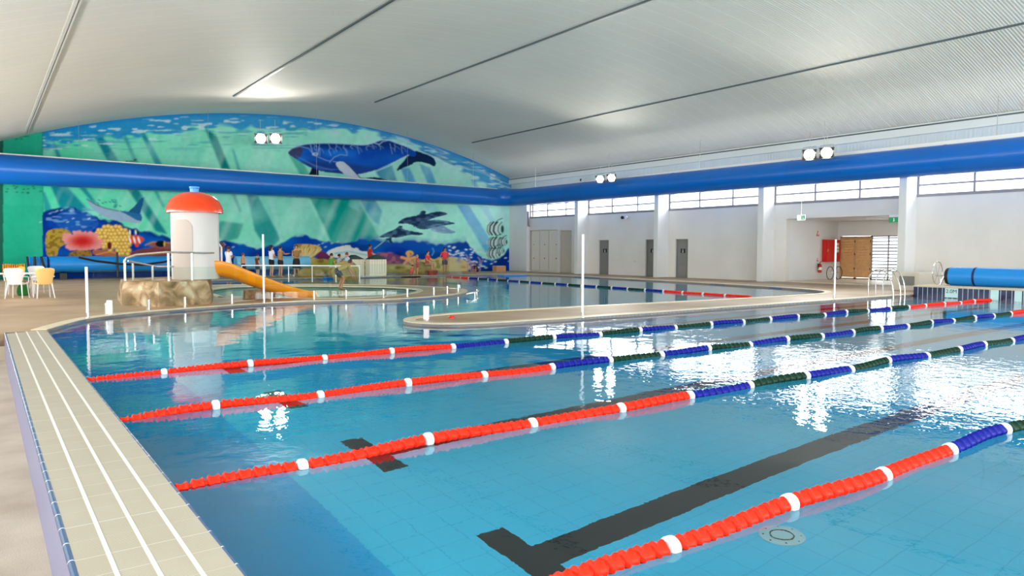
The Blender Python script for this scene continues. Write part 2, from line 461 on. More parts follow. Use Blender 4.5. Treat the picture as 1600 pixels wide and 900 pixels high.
def wall_strip(line, z0, z1, name, m_, closed=False):
    mb = MB(); n = len(line)
    for i in range(n if closed else n - 1):
        (x0, y0), (x1, y1) = line[i], line[(i + 1) % n]
        mb.add([(x0, y0, z0), (x1, y1, z0), (x1, y1, z1), (x0, y0, z1)], [(0, 1, 2, 3)])
    return mb.build(name, m_)


struct(wall_strip(island_front + left_back[1:] + rear[1:] + near_r, -1.36, 0.045, 'wall_pool_side', m_basin_dark))
struct(wall_strip(paddle, -0.5, 0.04, 'wall_paddling_side', m_teal, True))
struct(fill(paddle, [], -0.42, 'floor_paddling_pool', m_teal))


def coping(line, wd, name, side=1, z=0.066, closed=False):
    n = len(line); inner = []
    for i in range(n):
        a = Vector(line[i - 1] if (i or closed) else line[i]); b_ = Vector(line[(i + 1) % n] if (i < n - 1 or closed) else line[i])
        t = (b_ - a).normalized(); nn = Vector((t.y, -t.x)) * wd * side
        inner.append((line[i][0] + nn.x, line[i][1] + nn.y))
    mb = MB()
    rings = [[(p0[0], p0[1], z), (p1[0], p1[1], z), (p1[0], p1[1], z - 0.05), (p0[0], p0[1], z - 0.09)] for p0, p1 in zip(line, inner)]
    mb.loft(rings, cap=not closed, close=closed)
    return mb.build(name, m_coping)


struct(coping(island_front, 0.26, 'trim_2', -1), 'cream coping along the curved pool edge')
struct(coping(rear + near_r, 0.24, 'trim_3', -1), 'cream coping round the dividing walkway and rear pool')
struct(coping(paddle, 0.2, 'trim_4', -1, 0.062, True))

# lane lines with a cross bar two metres from the wall
for k, y in enumerate((3.74, 6.2, 8.65, 11.1, 1.25)):
    mb = MB(); mb.box(3.05, ENDX - 2, y - 0.15, y + 0.15, -1.352, -1.345)
    ln = mb.build('trim_%d' % (10 + k), m_dark); struct(ln, 'black lane line on the pool floor')
    o = MB().box(2.82, 3.05, y - 0.5, y + 0.5, -1.352, -1.344).build('trim_%d' % (20 + k), m_dark); struct(o)
o = MB().box(LX1, 2.1, BACKY + 1.5, 12.5, -1.352, -1.347).build('trim_60', m_floorband, smooth=False); struct(o, 'darker blue band along the pool floor by the ledge')
# drain
dr = MB().lathe([(0.16, 0), (0.16, 0.012), (0.12, 0.02), (0.09, 0.012), (0.0005, 0.014)], n=32).build('floor_drain', mat('drain_white', srgb(170, 215, 230), 0.4), loc=(4.55, 2.9, -1.35))
tag(dr, 'round white drain grate on the pool floor beside the black lane line', 'drain')
mb = MB()
for k in range(8):
    a = 2 * PI * k / 8; mb.ball((0.13 * math.cos(a), 0.13 * math.sin(a), 0.016), 0.008, n=6)
mb.lathe([(0.085, 0.012), (0.085, 0.02), (0.078, 0.02), (0.078, 0.012)], n=24); mb.build('screw_ring', m_dark, dr)

# ------------------------------------------------------------------ tiled ledge on the left
TOPZ = 0.05
o = MB().box(LX0, LX1, BACKY, 15.5, -1.4, TOPZ).build('wall_ledge', [m_ledge]); struct(o, 'raised pool ledge of ribbed beige tiles')
for k in range(3):
    x = LX0 + (LX1 - LX0) * (k + 1) / 4
    o = MB().box(x - 0.010, x + 0.010, BACKY, 15.49, TOPZ - 0.01, TOPZ + 0.004).build('trim_%d' % (30 + k), m_strip); struct(o)
o = MB().tube([(LX0 + 0.004, BACKY, TOPZ - 0.012), (LX0 + 0.004, 15.5, TOPZ - 0.012)], 0.018, n=10).build('trim_33', m_nosing); struct(o, 'blue rounded nosing tiles along the ledge')
o = MB().box(LX0 - 0.012, LX0 + 0.01, BACKY, 15.5, -0.43, TOPZ - 0.02).build('trim_34', m_lav); struct(o, 'lavender upright tiles on the face of the ledge')
o = MB().tube([(LX1 - 0.002, BACKY, TOPZ - 0.008), (LX1 - 0.002, 15.5, TOPZ - 0.008)], 0.011, n=8).build('trim_35', m_nosing); struct(o)
o = MB().box(LX1 - 0.001, LX1 + 0.006, BACKY, 15.5, -0.3, TOPZ - 0.02).build('trim_36', m_endtile); struct(o)

# ------------------------------------------------------------------ raised end wall on the right
mb = MB().box(ENDX, ENDX + 2.3, BACKY, 11.62, -1.4, 0.33); o = mb.build('wall_pool_end', m_endtile); struct(o, 'raised end wall faced with upright navy tiles')
o = MB().box(ENDX - 0.03, ENDX + 2.33, BACKY, 11.65, 0.33, 0.375).build('trim_5', m_coping, bevel=0.01); struct(o)
for y0, y1 in ((10.35, 10.75), (8.95, 9.12), (8.3, 8.52), (10.9, 10.93)):
    pass
mpale = mat('pale_tile', srgb(200, 232, 232), 0.3)
for i, (y0, y1) in enumerate(((9.05, 9.28), (8.42, 8.62))):
    o = MB().box(ENDX - 0.006, ENDX, y0, y1, 0.0, 0.33).build('trim_%d' % (40 + i), mpale); struct(o)


def add_text(name, body, size, matrix, m_, parent=None, ext=0.002, bold=False):
    cu = bpy.data.curves.new(name, 'FONT'); cu.body = body; cu.size = size; cu.extrude = ext; cu.align_x = 'CENTER'; cu.align_y = 'CENTER'
    if bold: cu.offset = size * 0.02
    ob = bpy.data.objects.new(name, cu); col.objects.link(ob)
    me = bpy.data.meshes.new_from_object(ob.evaluated_get(bpy.context.evaluated_depsgraph_get())); bpy.data.objects.remove(ob)
    me.materials.clear(); me.materials.append(m_); me.transform(matrix)
    o_ = bpy.data.objects.new(name, me); col.objects.link(o_)
    if parent: o_.parent = parent
    return o_


FACE_LEFT = Matrix(((0, 0, -1, 0), (-1, 0, 0, 0), (0, 1, 0, 0), (0, 0, 0, 1)))     # text read from -X looking to +X
FACE_NEAR = Matrix(((1, 0, 0, 0), (0, 0, -1, 0), (0, 1, 0, 0), (0, 0, 0, 1)))      # text read from -Y
plate = MB().box(ENDX - 0.008, ENDX, 10.22, 10.62, 0.02, 0.33).build('depth_marker', mpale)
tag(plate, 'pale tile depth marker reading 2.0M on the navy tiled end wall', 'sign')
add_text('depth_figures', '2.0M', 0.17, Matrix.Translation((ENDX - 0.011, 10.42, 0.22)) @ FACE_LEFT, m_dark, plate)

# ------------------------------------------------------------------ roof
ARX, ARZ, ARR = 16.2, 9.5, 43.2


def roof_z(x): return ARZ - (ARR - math.sqrt(ARR * ARR - (x - ARX) ** 2))


mb = MB(); rings = []
xs = np.linspace(LEFTX - 0.1, WX + 0.05, 70)
rings = [[(x, BACKY - 0.1, roof_z(x)), (x, 42.6, roof_z(x)), (x, 42.6, roof_z(x) + 0.12), (x, BACKY - 0.1, roof_z(x) + 0.12)] for x in xs]
mb.loft(rings); o = mb.build('ceiling', m_ceil); struct(o, 'curved ceiling of white ribbed metal sheets')
m_seam = mat('seam_shadow_gap', srgb(84, 96, 100), 0.6)
m_seam2 = mat('seam_cap', srgb(206, 206, 200), 0.4)
for k, (x, y1) in enumerate(((1.85, 41.5), (10.2, 36.9), (17.25, 35.8), (25.6, 39.0))):
    z = roof_z(x)
    o = MB().box(x - 0.035, x + 0.035, BACKY, y1, z - 0.045, z + 0.02).build('trim_%d' % (50 + k), m_seam if k else m_seam2); struct(o, 'seam line in the ribbed ceiling')
    o = MB().box(x + 0.07, x + 0.11, BACKY, y1, z - 0.03, z + 0.02).build('trim_%d' % (55 + k), m_seam2); struct(o)

# ------------------------------------------------------------------ right wall with clerestory windows
DOORS = [(32.5, 33.4), (28.5, 29.4), (26.25, 27.15)]
WZ0, WZ1 = 3.83, 5.15
wins = [(a, b_) for a, b_ in _bays]
holes = [(a, b_, WZ0, WZ1) for a, b_ in wins] + [(a, b_, 0.05, 2.2) for a, b_ in DOORS] + [(37.45, 40.5, 0.12, 2.95), (36.0, 37.25, 0.05, 2.88), (14.52, 20.22, 0.05, 3.1)]
mb = MB()
for y0, y1, z0, z1 in rects((BACKY, 42.8), (-0.2, 5.6), holes): mb.box(WX, WX + 0.3, y0, y1, z0, z1)
o = mb.build('wall_right', m_grey, smooth=False); struct(o, 'grey white painted wall with high strip windows')
# backs of the shallow niches
mb = MB().box(WX + 0.3, WX + 0.36, 37.3, 40.7, 0, 3.1).box(WX + 0.3, WX + 0.36, 35.9, 37.4, 0, 3.1); struct(mb.build('wall_niche', m_shade, smooth=False))
o = MB().box(WX - 0.12, WX + 0.3, BACKY, 42.6, 5.5, 6.35).build('wall_frieze', m_frieze, smooth=False); struct(o, 'ribbed cladding band above the blue duct')
o = MB().box(WX - 0.35, WX + 0.3, BACKY, 42.6, 6.35, 6.78).build('trim_6', m_plainband, smooth=False); struct(o)
o = MB().box(WX - 0.36, WX - 0.28, BACKY, 42.6, 6.66, 6.72).build('trim_7', m_seam, smooth=False); struct(o)
for i, y in enumerate(COLY + [40.5]):
    y1 = y + 0.32 if y < 40 else 42.6
    x0 = 30.6 if y < 40 else 31.2
    o = MB().box(x0, WX + 0.05, y, y1, 0.0, 5.52).build('wall_pier_%d' % (i + 1), m_white, bevel=0.015); struct(o, 'white pier projecting from the right wall')
# windows
m_alu = mat('window_aluminium', srgb(140, 136, 138), 0.4)
for i, (a, b_) in enumerate(wins):
    mb = MB(); x0, x1 = WX + 0.04, WX + 0.12
    mb.box(x0 - 0.06, x1 + 0.05, a, b_, WZ0 - 0.03, WZ0 + 0.09)
    mb.box(x0, x1, a, b_, WZ1 - 0.08, WZ1)
    mb.box(x0 + 0.01, x1 - 0.01, a, b_, 4.26, 4.33); mb.box(x0 + 0.01, x1 - 0.01, a, b_, 4.71, 4.77)
    n = 3; st = (b_ - a) / n
    for k in range(n + 1):
        yy = b_ - k * st; yy = min(max(yy, a + 0.04), b_ - 0.04)
        mb.box(x0 - 0.02, x1 + 0.02, yy - 0.04, yy + 0.04, WZ0, WZ1)
    fr_ = mb.build('window_%d' % (i + 1), m_alu, smooth=False); struct(fr_, 'strip window high in the right wall')
    g_ = MB().box(WX + 0.075, WX + 0.085, a + 0.05, b_ - 0.05, WZ0 + 0.08, WZ1 - 0.08).build('window_pane', m_pane, fr_, smooth=False)
# doors
for i, (a, b_) in enumerate(DOORS):
    d = MB().box(WX + 0.14, WX + 0.19, a + 0.03, b_ - 0.03, 0.05, 2.17).build('door_%d' % (i + 1), m_doorgrey, bevel=0.004); struct(d, 'grey changing room door in the right wall')
    MB().box(WX + 0.08, WX + 0.22, a, a + 0.04, 0.05, 2.2).box(WX + 0.08, WX + 0.22, b_ - 0.04, b_, 0.05, 2.2).box(WX + 0.08, WX + 0.22, a, b_, 2.16, 2.2).build('door_frame', m_alu, d, smooth=False)
    s_ = MB().box(WX + 0.13, WX + 0.14, a + 0.3, a + 0.62, 1.42, 1.66).build('door_sign', m_black, d, smooth=False); s_['label'] = 'black picture sign on the door'
    MB().ball((WX + 0.128, a + 0.46, 1.61), 0.02, n=8).tube([(WX + 0.128, a + 0.46, 1.58), (WX + 0.128, a + 0.46, 1.5)], 0.022, n=6).box(WX + 0.125, WX + 0.131, a + 0.43, a + 0.455, 1.44, 1.5).box(WX + 0.125, WX + 0.131, a + 0.465, a + 0.49, 1.44, 1.5).build('sign_figure', m_whitepole, s_)
    MB().tube([(WX + 0.14, a + 0.12, 1.05), (WX + 0.08, a + 0.12, 1.05), (WX + 0.08, a + 0.24, 1.05)], 0.012, n=8).build('door_handle', m_steel, d)
    if i == 2:
        mb = MB()
        for k in range(9): mb.box(WX + 0.128, WX + 0.14, a + 0.15, b_ - 0.15, 0.22 + k * 0.055, 0.25 + k * 0.055)
        mb.build('vent_grille', m_alu, d, smooth=False)
# sliding panels at the far end
sp_ = MB().box(WX + 0.1, WX + 0.16, 37.5, 40.45, 0.14, 2.93).build('door_4', m_shade, bevel=0.005); struct(sp_, 'large cream sliding panels near the mural')
mb = MB()
for y in (38.5, 39.5): mb.box(WX + 0.09, WX + 0.1, y - 0.006, y + 0.006, 0.16, 2.9)
mb.build('panel_joint', m_alu, sp_, smooth=False)
for y in (37.7, 38.95, 40.15):
    for z in (1.0, 1.95): MB().ball((WX + 0.09, y, z), 0.04, n=8).build('panel_knob', m_black if z < 1.5 else m_alu, sp_)
o = MB().box(WX + 0.12, WX + 0.18, 36.02, 37.2, 0.05, 2.86).build('door_5', mat('niche_panel', srgb(196, 186, 170), 0.5), bevel=0.004); struct(o)
# drain pipe in the corner
o = MB().tube([(31.3, 40.42, 4.3), (31.3, 40.42, 3.35), (31.38, 40.42, 3.25)], 0.07, n=12).build('downpipe', m_alu); tag(o, 'short grey pipe on the pier beside the mural', 'pipe')

# ------------------------------------------------------------------ recess (lobby)
RB = 36.2
mb = MB().box(WX + 0.3, RB + 0.2, 20.22, 20.4, -0.1, 3.2); struct(mb.build('wall_lobby_far', m_white, smooth=False))
mb = MB().box(WX + 0.3, RB + 0.2, 13.9, 14.1, -0.1, 3.2); struct(mb.build('wall_lobby_near', m_white, smooth=False))
mb = MB()
for y0, y1, z0, z1 in rects((14.1, 20.22), (0, 3.2), [(16.9, 20.02, 0.05, 2.33)]): mb.box(RB, RB + 0.15, y0, y1, z0, z1)
struct(mb.build('wall_lobby_back', m_white, smooth=False))
struct(MB().box(WX + 0.3, RB, 14.1, 20.22, 3.1, 3.25).build('ceiling_lobby', m_white, smooth=False))
struct(MB().box(WX - 0.25, RB, 14.55, 20.2, 0.0, 0.1).build('floor_lobby', m_coping, smooth=False), 'pale raised threshold of the lobby')
area('lobby_daylight', (RB + 0.7, 17.6, 1.3), (0, PI / 2, 0), 2.3, 2.0, 1.1)
area('lobby_lamp', (34, 17.0, 3.06), (0, 0, 0), 1.0, 0.4, 5.0)
o = MB().box(33.4, 34.6, 16.7, 17.3, 3.07, 3.1).build('ceiling_light', m_whitepole); tag(o, 'flat white ceiling light inside the lobby recess', 'light')
# timber louvre doors
for k, (y0, y1) in enumerate(((19.25, 20.06), (18.44, 19.25))):
    mb = MB(); x = RB - 0.02
    mb.box(x - 0.03, x + 0.03, y0, y0 + 0.06, 0.1, 2.31); mb.box(x - 0.03, x + 0.03, y1 - 0.06, y1, 0.1, 2.31)
    mb.box(x - 0.03, x + 0.03, y0, y1, 2.25, 2.31); mb.box(x - 0.03, x + 0.03, y0, y1, 0.1, 0.18)
    d = mb.build('door_%d' % (6 + k), m_timber, smooth=False); struct(d, 'timber louvred door leaf at the back of the lobby')
    mb = MB()
    for j in range(15):
        z = 0.2 + j * 0.137
        mb.add([(x - 0.028, y0 + 0.05, z), (x - 0.028, y1 - 0.05, z), (x + 0.02, y1 - 0.05, z + 0.14), (x + 0.02, y0 + 0.05, z + 0.14),
                (x - 0.018, y0 + 0.05, z), (x - 0.018, y1 - 0.05, z), (x + 0.03, y1 - 0.05, z + 0.14), (x + 0.03, y0 + 0.05, z + 0.14)],
               [(0, 1, 2, 3), (4, 7, 6, 5), (0, 4, 5, 1), (3, 2, 6, 7), (0, 3, 7, 4), (1, 5, 6, 2)])
    mb.build('door_louvre', m_timber, d, smooth=False)
    mb = MB()
    for z in (0.6, 1.35, 2.0): mb.box(x - 0.045, x - 0.03, y0 + 0.005, y0 + 0.04, z, z + 0.1)
    mb.build('door_hinge', m_black, d, smooth=False)
# slatted daylight window beside them
mb = MB(); x = RB + 0.03
for y in (16.95, 17.6, 18.42): mb.box(x - 0.03, x + 0.03, y - 0.03, y + 0.03, 0.1, 2.33)
mb.box(x - 0.03, x + 0.03, 16.9, 18.48, 2.27, 2.33); mb.box(x - 0.03, x + 0.03, 16.9, 18.48, 0.1, 0.16)
d = mb.build('window_20', m_alu, smooth=False); struct(d, 'bright louvred glass gate at the back of the lobby')
mb = MB()
for j in range(13): mb.box(x + 0.01, x + 0.03, 16.95, 18.42, 0.2 + j * 0.165, 0.255 + j * 0.165)
mb.build('window_louvre', mat('louvre_grey', srgb(60, 64, 90), 0.5), d, smooth=False)
# fire hose cabinet
YF = 20.22
cb = MB().box(34.7, 36.0, YF - 0.24, YF - .002, 1.0, 2.13).build('hose_cabinet', m_redbox, bevel=0.01); tag(cb, 'red fire hose cabinet with white notices on the lobby wall', 'cabinet')
MB().box(34.73, 35.97, YF - 0.255, YF - 0.24, 1.03, 2.1).build('cabinet_door', m_redbox, cb, bevel=0.006)
for z in (1.9, 1.72, 1.55): o_ = MB().box(35.45, 35.85, YF - 0.26, YF - 0.254, z - 0.06, z + 0.07).build('notice', m_whitepole, cb, smooth=False); o_['label'] = 'white printed notice'
MB().box(34.8, 34.84, YF - 0.275, YF - 0.255, 1.5, 1.65).build('cabinet_handle', m_steel, cb, smooth=False)
# extinguisher
ex = MB().lathe([(0.05, 0), (0.085, 0.02), (0.09, 0.06), (0.09, 0.36), (0.07, 0.42), (0.03, 0.45), (0.025, 0.5)], n=18).build('fire_extinguisher', m_redbox, loc=(34.35, YF - 0.12, 0.45))
tag(ex, 'red fire extinguisher hung on the lobby wall left of the cabinet', 'extinguisher')
MB().tube([(0.0, 0, 0.5), (0.05, 0, 0.56), (0.12, 0, 0.54)], 0.015, n=6).tube([(0.02, 0, 0.5), (-0.09, 0, 0.44), (-0.12, 0, 0.2)], 0.013, n=6).build('nozzle', m_black, ex)
MB().lathe([(0.0925, 0.14), (0.0925, 0.28)], n=18).build('paper_label', m_whitepole, ex)
MB().box(-0.03, 0.03, 0.07, 0.12, 0.2, 0.46).build('wall_bracket', m_black, ex)
for (px_, zz, lb) in ((34.27, 2.45, 'triangular red fire sign high on the lobby wall'), (34.3, 1.12, 'small triangular red sign just above the extinguisher')):
    s = 0.14 if zz > 2 else 0.09
    sg = MB().add([(px_ - s, YF - 0.012, zz - s), (px_ + s, YF - 0.012, zz - s), (px_, YF - 0.012, zz + s), (px_ - s, YF - 0.002, zz - s), (px_ + s, YF - 0.002, zz - s), (px_, YF - 0.002, zz + s)],
                  [(0, 1, 2), (5, 4, 3), (0, 3, 4, 1), (1, 4, 5, 2), (2, 5, 3, 0)]).build('fire_sign', m_redbox, smooth=False)
    tag(sg, lb, 'sign')
    MB().tube([(px_, YF - 0.014, zz - s * .7), (px_, YF - 0.014, zz + s * .3)], s * 0.2, n=6).build('sign_symbol', m_whitepole, sg)
# bicycle / hose heap under the cabinet
bk = empty('hose_reel_trolley', (34.9, YF - 0.5, 0.1), 0, 'thin grey wheeled hose trolley parked under the red cabinet', 'trolley')
for cx_ in (-0.25, 0.55):
    MB().tube([(cx_ + 0.33 * math.cos(a), 0, 0.33 + 0.33 * math.sin(a)) for a in np.linspace(0, 2 * PI, 28, endpoint=False)], 0.018, n=6, close=True).build('wheel', m_black, bk)
MB().tube([(-0.25, 0, 0.33), (0.1, 0, 0.75), (0.55, 0, 0.33), (0.2, 0, 0.4), (-0.25, 0, 0.33)], 0.018, n=6).tube([(0.1, 0, 0.75), (0.1, 0, 0.85), (0.3, 0, 0.92)], 0.015, n=6).build('trolley_frame', m_steel, bk)
# exit signs
m_green = mat('exit_green', srgb(10, 130, 80), 0.4, emit=0.3); m_exitw = mat('exit_white', srgb(225, 245, 235), 0.4, emit=0.5)
ex1 = empty('exit_sign', (30.7, 18.95, 2.97), 0, 'white and green running figure exit sign hanging by a wire before the lobby', 'sign')
MB().box(-0.02, 0.02, -0.2, 0.2, 0, 0.25).build('sign_box', m_exitw, ex1, bevel=0.004)
MB().box(-0.026, -0.02, -0.19, -0.02, 0.03, 0.22).build('green_panel', m_green, ex1, smooth=False)
MB().ball((-0.03, -0.1, 0.18), 0.02, n=8).tube([(-0.03, -0.1, 0.15), (-0.03, -0.11, 0.1), (-0.03, -0.07, 0.06)], 0.012, n=6).tube([(-0.03, -0.11, 0.1), (-0.03, -0.15, 0.06)], 0.012, n=6).build('running_figure', m_exitw, ex1)
MB().tube([(0, 0, 0.25), (0, 0, 1.15)], 0.006, n=6).box(-0.04, 0.9, -0.02, 0.02, 1.13, 1.17).build('suspension_wire', m_steel, ex1)
ex2 = empty('exit_sign', (31.45, 15.0, 2.78), 0, 'dark green exit sign under the lobby lintel next to the pier', 'sign')
MB().box(-0.02, 0.02, -0.3, 0.3, 0, 0.22).build('sign_box', m_green, ex2, bevel=0.004)
MB().ball((-0.03, 0.08, 0.16), 0.02, n=8).tube([(-0.03, 0.08, 0.13), (-0.03, 0.06, 0.08), (-0.03, 0.1, 0.04)], 0.012, n=6).build('running_figure', m_exitw, ex2)
MB().box(-0.02, 0.02, -0.28, 0.28, 0.22, 0.33).build('mounting', m_whitepole, ex2, smooth=False)
# bulkhead camera on the wall
bc = empty('security_light', (WX - 0.02, 30.95, 3.5), 0, 'small twin spotlight with black lenses on the grey wall below the windows', 'light')
MB().box(-0.08, 0, -0.08, 0.08, -0.08, 0.06).build('housing', m_whitepole, bc, bevel=0.01)
for s in (-1, 1): MB().lathe([(0.03, 0), (0.09, -0.05), (0.1, -0.14), (0.001, -0.13)], (-0.1, s * 0.16, 0.04), n=14, axis='x').build('lamp_head', m_whitepole if s < 0 else m_black, bc)
o = MB().box(WX - 0.03, WX, 30.2, 30.36, 0.85, 0.97).build('power_outlet', m_shade, bevel=0.004); tag(o, 'small cream outlet low on the wall between two grey doors', 'outlet')
# low box beside the roller
bx_ = MB().box(28.3, 30.6, 12.6, 13.6, 0.05, 0.75).build('plant_box', m_shade, bevel=0.02); tag(bx_, 'low beige plinth against the wall behind the cover roller', 'plinth')
MB().box(28.27, 28.3, 12.75, 13.3, 0.25, 0.6).build('hatch', m_doorgrey, bx_, bevel=0.005)

# ------------------------------------------------------------------ left and back wall
mb = MB(); hl = [(a, b_, 2.7, 3.9) for a, b_ in wins if b_ < 42]
for y0, y1, z0, z1 in rects((BACKY, 42.8), (-0.7, 5.4), hl): mb.box(LEFTX - 0.3, LEFTX, y0, y1, z0, z1)
struct(mb.build('wall_left', m_white, smooth=False))
mb = MB(); st_ = (WX - LEFTX) / 4
for k in range(5): mb.box(LEFTX + k * st_ - 0.35, LEFTX + k * st_ + 0.35, BACKY - 0.3, BACKY, -0.7, 5.2)
mb.box(LEFTX, WX, BACKY - 0.3, BACKY, -0.7, 0.55)
rings = [[(x, BACKY, 4.85), (x, BACKY - 0.3, 4.85), (x, BACKY - 0.3, roof_z(x) + 0.1), (x, BACKY, roof_z(x) + 0.1)] for x in xs]; mb.loft(rings)
struct(mb.build('wall_back', m_white, smooth=False))
mb = MB()
for k in range(13): mb.box(LEFTX + k * st_ / 3 - 0.05, LEFTX + k * st_ / 3 + 0.05, BACKY - 0.2, BACKY - 0.1, 0.5, 4.9)
mb.box(LEFTX, WX, BACKY - 0.2, BACKY - 0.1, 2.5, 2.58); struct(mb.build('window_30', m_alu, smooth=False))

# ------------------------------------------------------------------ the mural (painted on the far wall)
MY = 42.6


def S(r, g, b): return np.array(srgb(r, g, b)[:3])


def build_mural():
    # plan the vertex columns so that the paint is about as fine as the photograph shows it
    cols = [LEFTX + (0.75 - LEFTX) * k / 6 for k in range(6)]
    u = 0.0
    while u <= 803: cols.append(aty(u, 320, MY).x); u += 1.0
    cols.append(31.6)
    cols = np.array(cols); zs = np.concatenate([np.arange(0.05, 9.6, 0.0375)])
    nz = 252
    X = np.repeat(cols[:, None], nz, 1)
    top = np.array([roof_z(x) + 0.05 for x in cols])
    tz = np.linspace(0, 1, nz)
    Z = 0.05 + (top[:, None] - 0.05) * tz[None, :]
    # photo position of each wall point
    P = np.stack([X, np.full_like(X, MY), Z - H], -1); C = P @ RW
    U = CX + F * C[..., 0] / -C[..., 2]; V = CY - F * C[..., 1] / -C[..., 2]
    topV = V[:, -1][:, None] + 0 * V
    rgb = np.zeros(U.shape + (3,))

    def vn(sx, sy, seed, ang=0.0):
        """smooth value noise over the painting"""
        ca, sa = math.cos(ang), math.sin(ang)
        a = (U * ca + V * sa) / sx + seed * 17.3 + 100; b_ = (-U * sa + V * ca) / sy + seed * 9.1 + 100
        i = np.floor(a).astype(int); j = np.floor(b_).astype(int); fa = a - i; fb = b_ - j
        fa = fa * fa * (3 - 2 * fa); fb = fb * fb * (3 - 2 * fb)
        hsh = lambda x, y: (np.sin(x * 127.1 + y * 311.7 + seed * 74.7) * 43758.5453) % 1.0
        return (hsh(i, j) * (1 - fa) + hsh(i + 1, j) * fa) * (1 - fb) + (hsh(i, j + 1) * (1 - fa) + hsh(i + 1, j + 1) * fa) * fb

    def put(mask, c, a=1.0):
        m_ = np.clip(mask, 0, 1)[..., None] * a
        rgb[:] = rgb * (1 - m_) + np.asarray(c) * m_

    def poly(pts, U_=None, V_=None):
        uu = U if U_ is None else U_; vv = V if V_ is None else V_
        ins = np.zeros(uu.shape, bool); n = len(pts)
        x0_, x1_ = min(q[0] for q in pts), max(q[0] for q in pts)
        for i in range(n):
            (xa, ya), (xb, yb) = pts[i], pts[(i + 1) % n]
            if ya == yb: continue
            c_ = ((ya > vv) != (yb > vv)) & (uu < (xb - xa) * (vv - ya) / (yb - ya) + xa)
            ins ^= c_
        return ins.astype(float)

    def sm(pts, it=2):
        for _ in range(it):
            q = []
            for i in range(len(pts)):
                a, b_ = pts[i], pts[(i + 1) % len(pts)]
                q += [(a[0] * .75 + b_[0] * .25, a[1] * .75 + b_[1] * .25), (a[0] * .25 + b_[0] * .75, a[1] * .25 + b_[1] * .75)]
            pts = q
        return pts

    def ell(cx_, cy_, rx, ry, ang=0):
        ca, sa = math.cos(ang), math.sin(ang); du, dv = U - cx_, V - cy_
        d = np.sqrt(((du * ca + dv * sa) / rx) ** 2 + ((-du * sa + dv * ca) / ry) ** 2)
        return np.clip((1 - d) * min(rx, ry) + 0.5, 0, 1)

    def line(pts, wd):
        best = np.full(U.shape, 1e9)
        for (xa, ya), (xb, yb) in zip(pts[:-1], pts[1:]):
            dx, dy = xb - xa, yb - ya; L = dx * dx + dy * dy + 1e-9
            t = np.clip(((U - xa) * dx + (V - ya) * dy) / L, 0, 1)
            best = np.minimum(best, np.hypot(U - xa - t * dx, V - ya - t * dy))
        return np.clip(wd / 2 - best + 0.5, 0, 1)

    soft = lambda x: np.clip(x, 0, 1)
    z2 = lambda X_, Y_: (400 + X_ * .275, 160 + Y_ * .275)            # crop 2 -> photo
    z1 = lambda X_, Y_: (X_ * .25, 160 + Y_ * .25)
    # ground colours: green teal on the left, paler aqua to the right
    t = soft((U - 60) / 740)[..., None]
    low = soft((V - 230) / 120)[..., None]
    base = S(88, 218, 172) * (1 - t) + S(186, 240, 232) * t
    rgb[:] = base * (1 - 0.35 * low * (1 - t)) + S(50, 205, 160) * 0.35 * low * (1 - t)
    n_ = vn(60, 40, 1); put(soft((n_ - .55) * 3), S(140, 222, 200), .5)
    n_ = vn(14, 120, 2, 0.4); put(soft((n_ - .6) * 2.5), S(70, 185, 165), .35)
    # broad patches of stronger green in the middle
    put(soft(1 - abs(U - 545 - (V - 340) * .45) / 50) * soft((V - 300) / 15) * soft((395 - V) / 20), S(0, 150, 138), .95)
    put(soft((poly([(410, 305), (478, 305), (520, 395), (425, 395), (398, 330)]))) * soft(vn(30, 30, 3) * 1.6 - .15), S(120, 212, 190), .8)
    put(poly([(482, 305), (555, 305), (592, 370), (570, 392), (523, 392), (505, 350)]), S(0, 152, 140), .9)
    put(poly([(560, 308), (585, 310), (597, 330), (592, 352), (578, 340)]), S(40, 130, 180), .8)
    put(poly([(548, 305), (566, 305), (560, 330), (545, 322)]), S(110, 205, 195), .6)
    put(poly([(385, 300), (403, 306), (438, 372), (420, 395), (398, 360)]), S(10, 140, 140), .85)
    put(poly([(418, 306), (427, 306), (443, 386), (440, 386)]), S(150, 220, 205), .9)
    put(poly([(330, 360), (345, 345), (380, 350), (372, 372), (350, 378)]), S(10, 130, 130), .7)
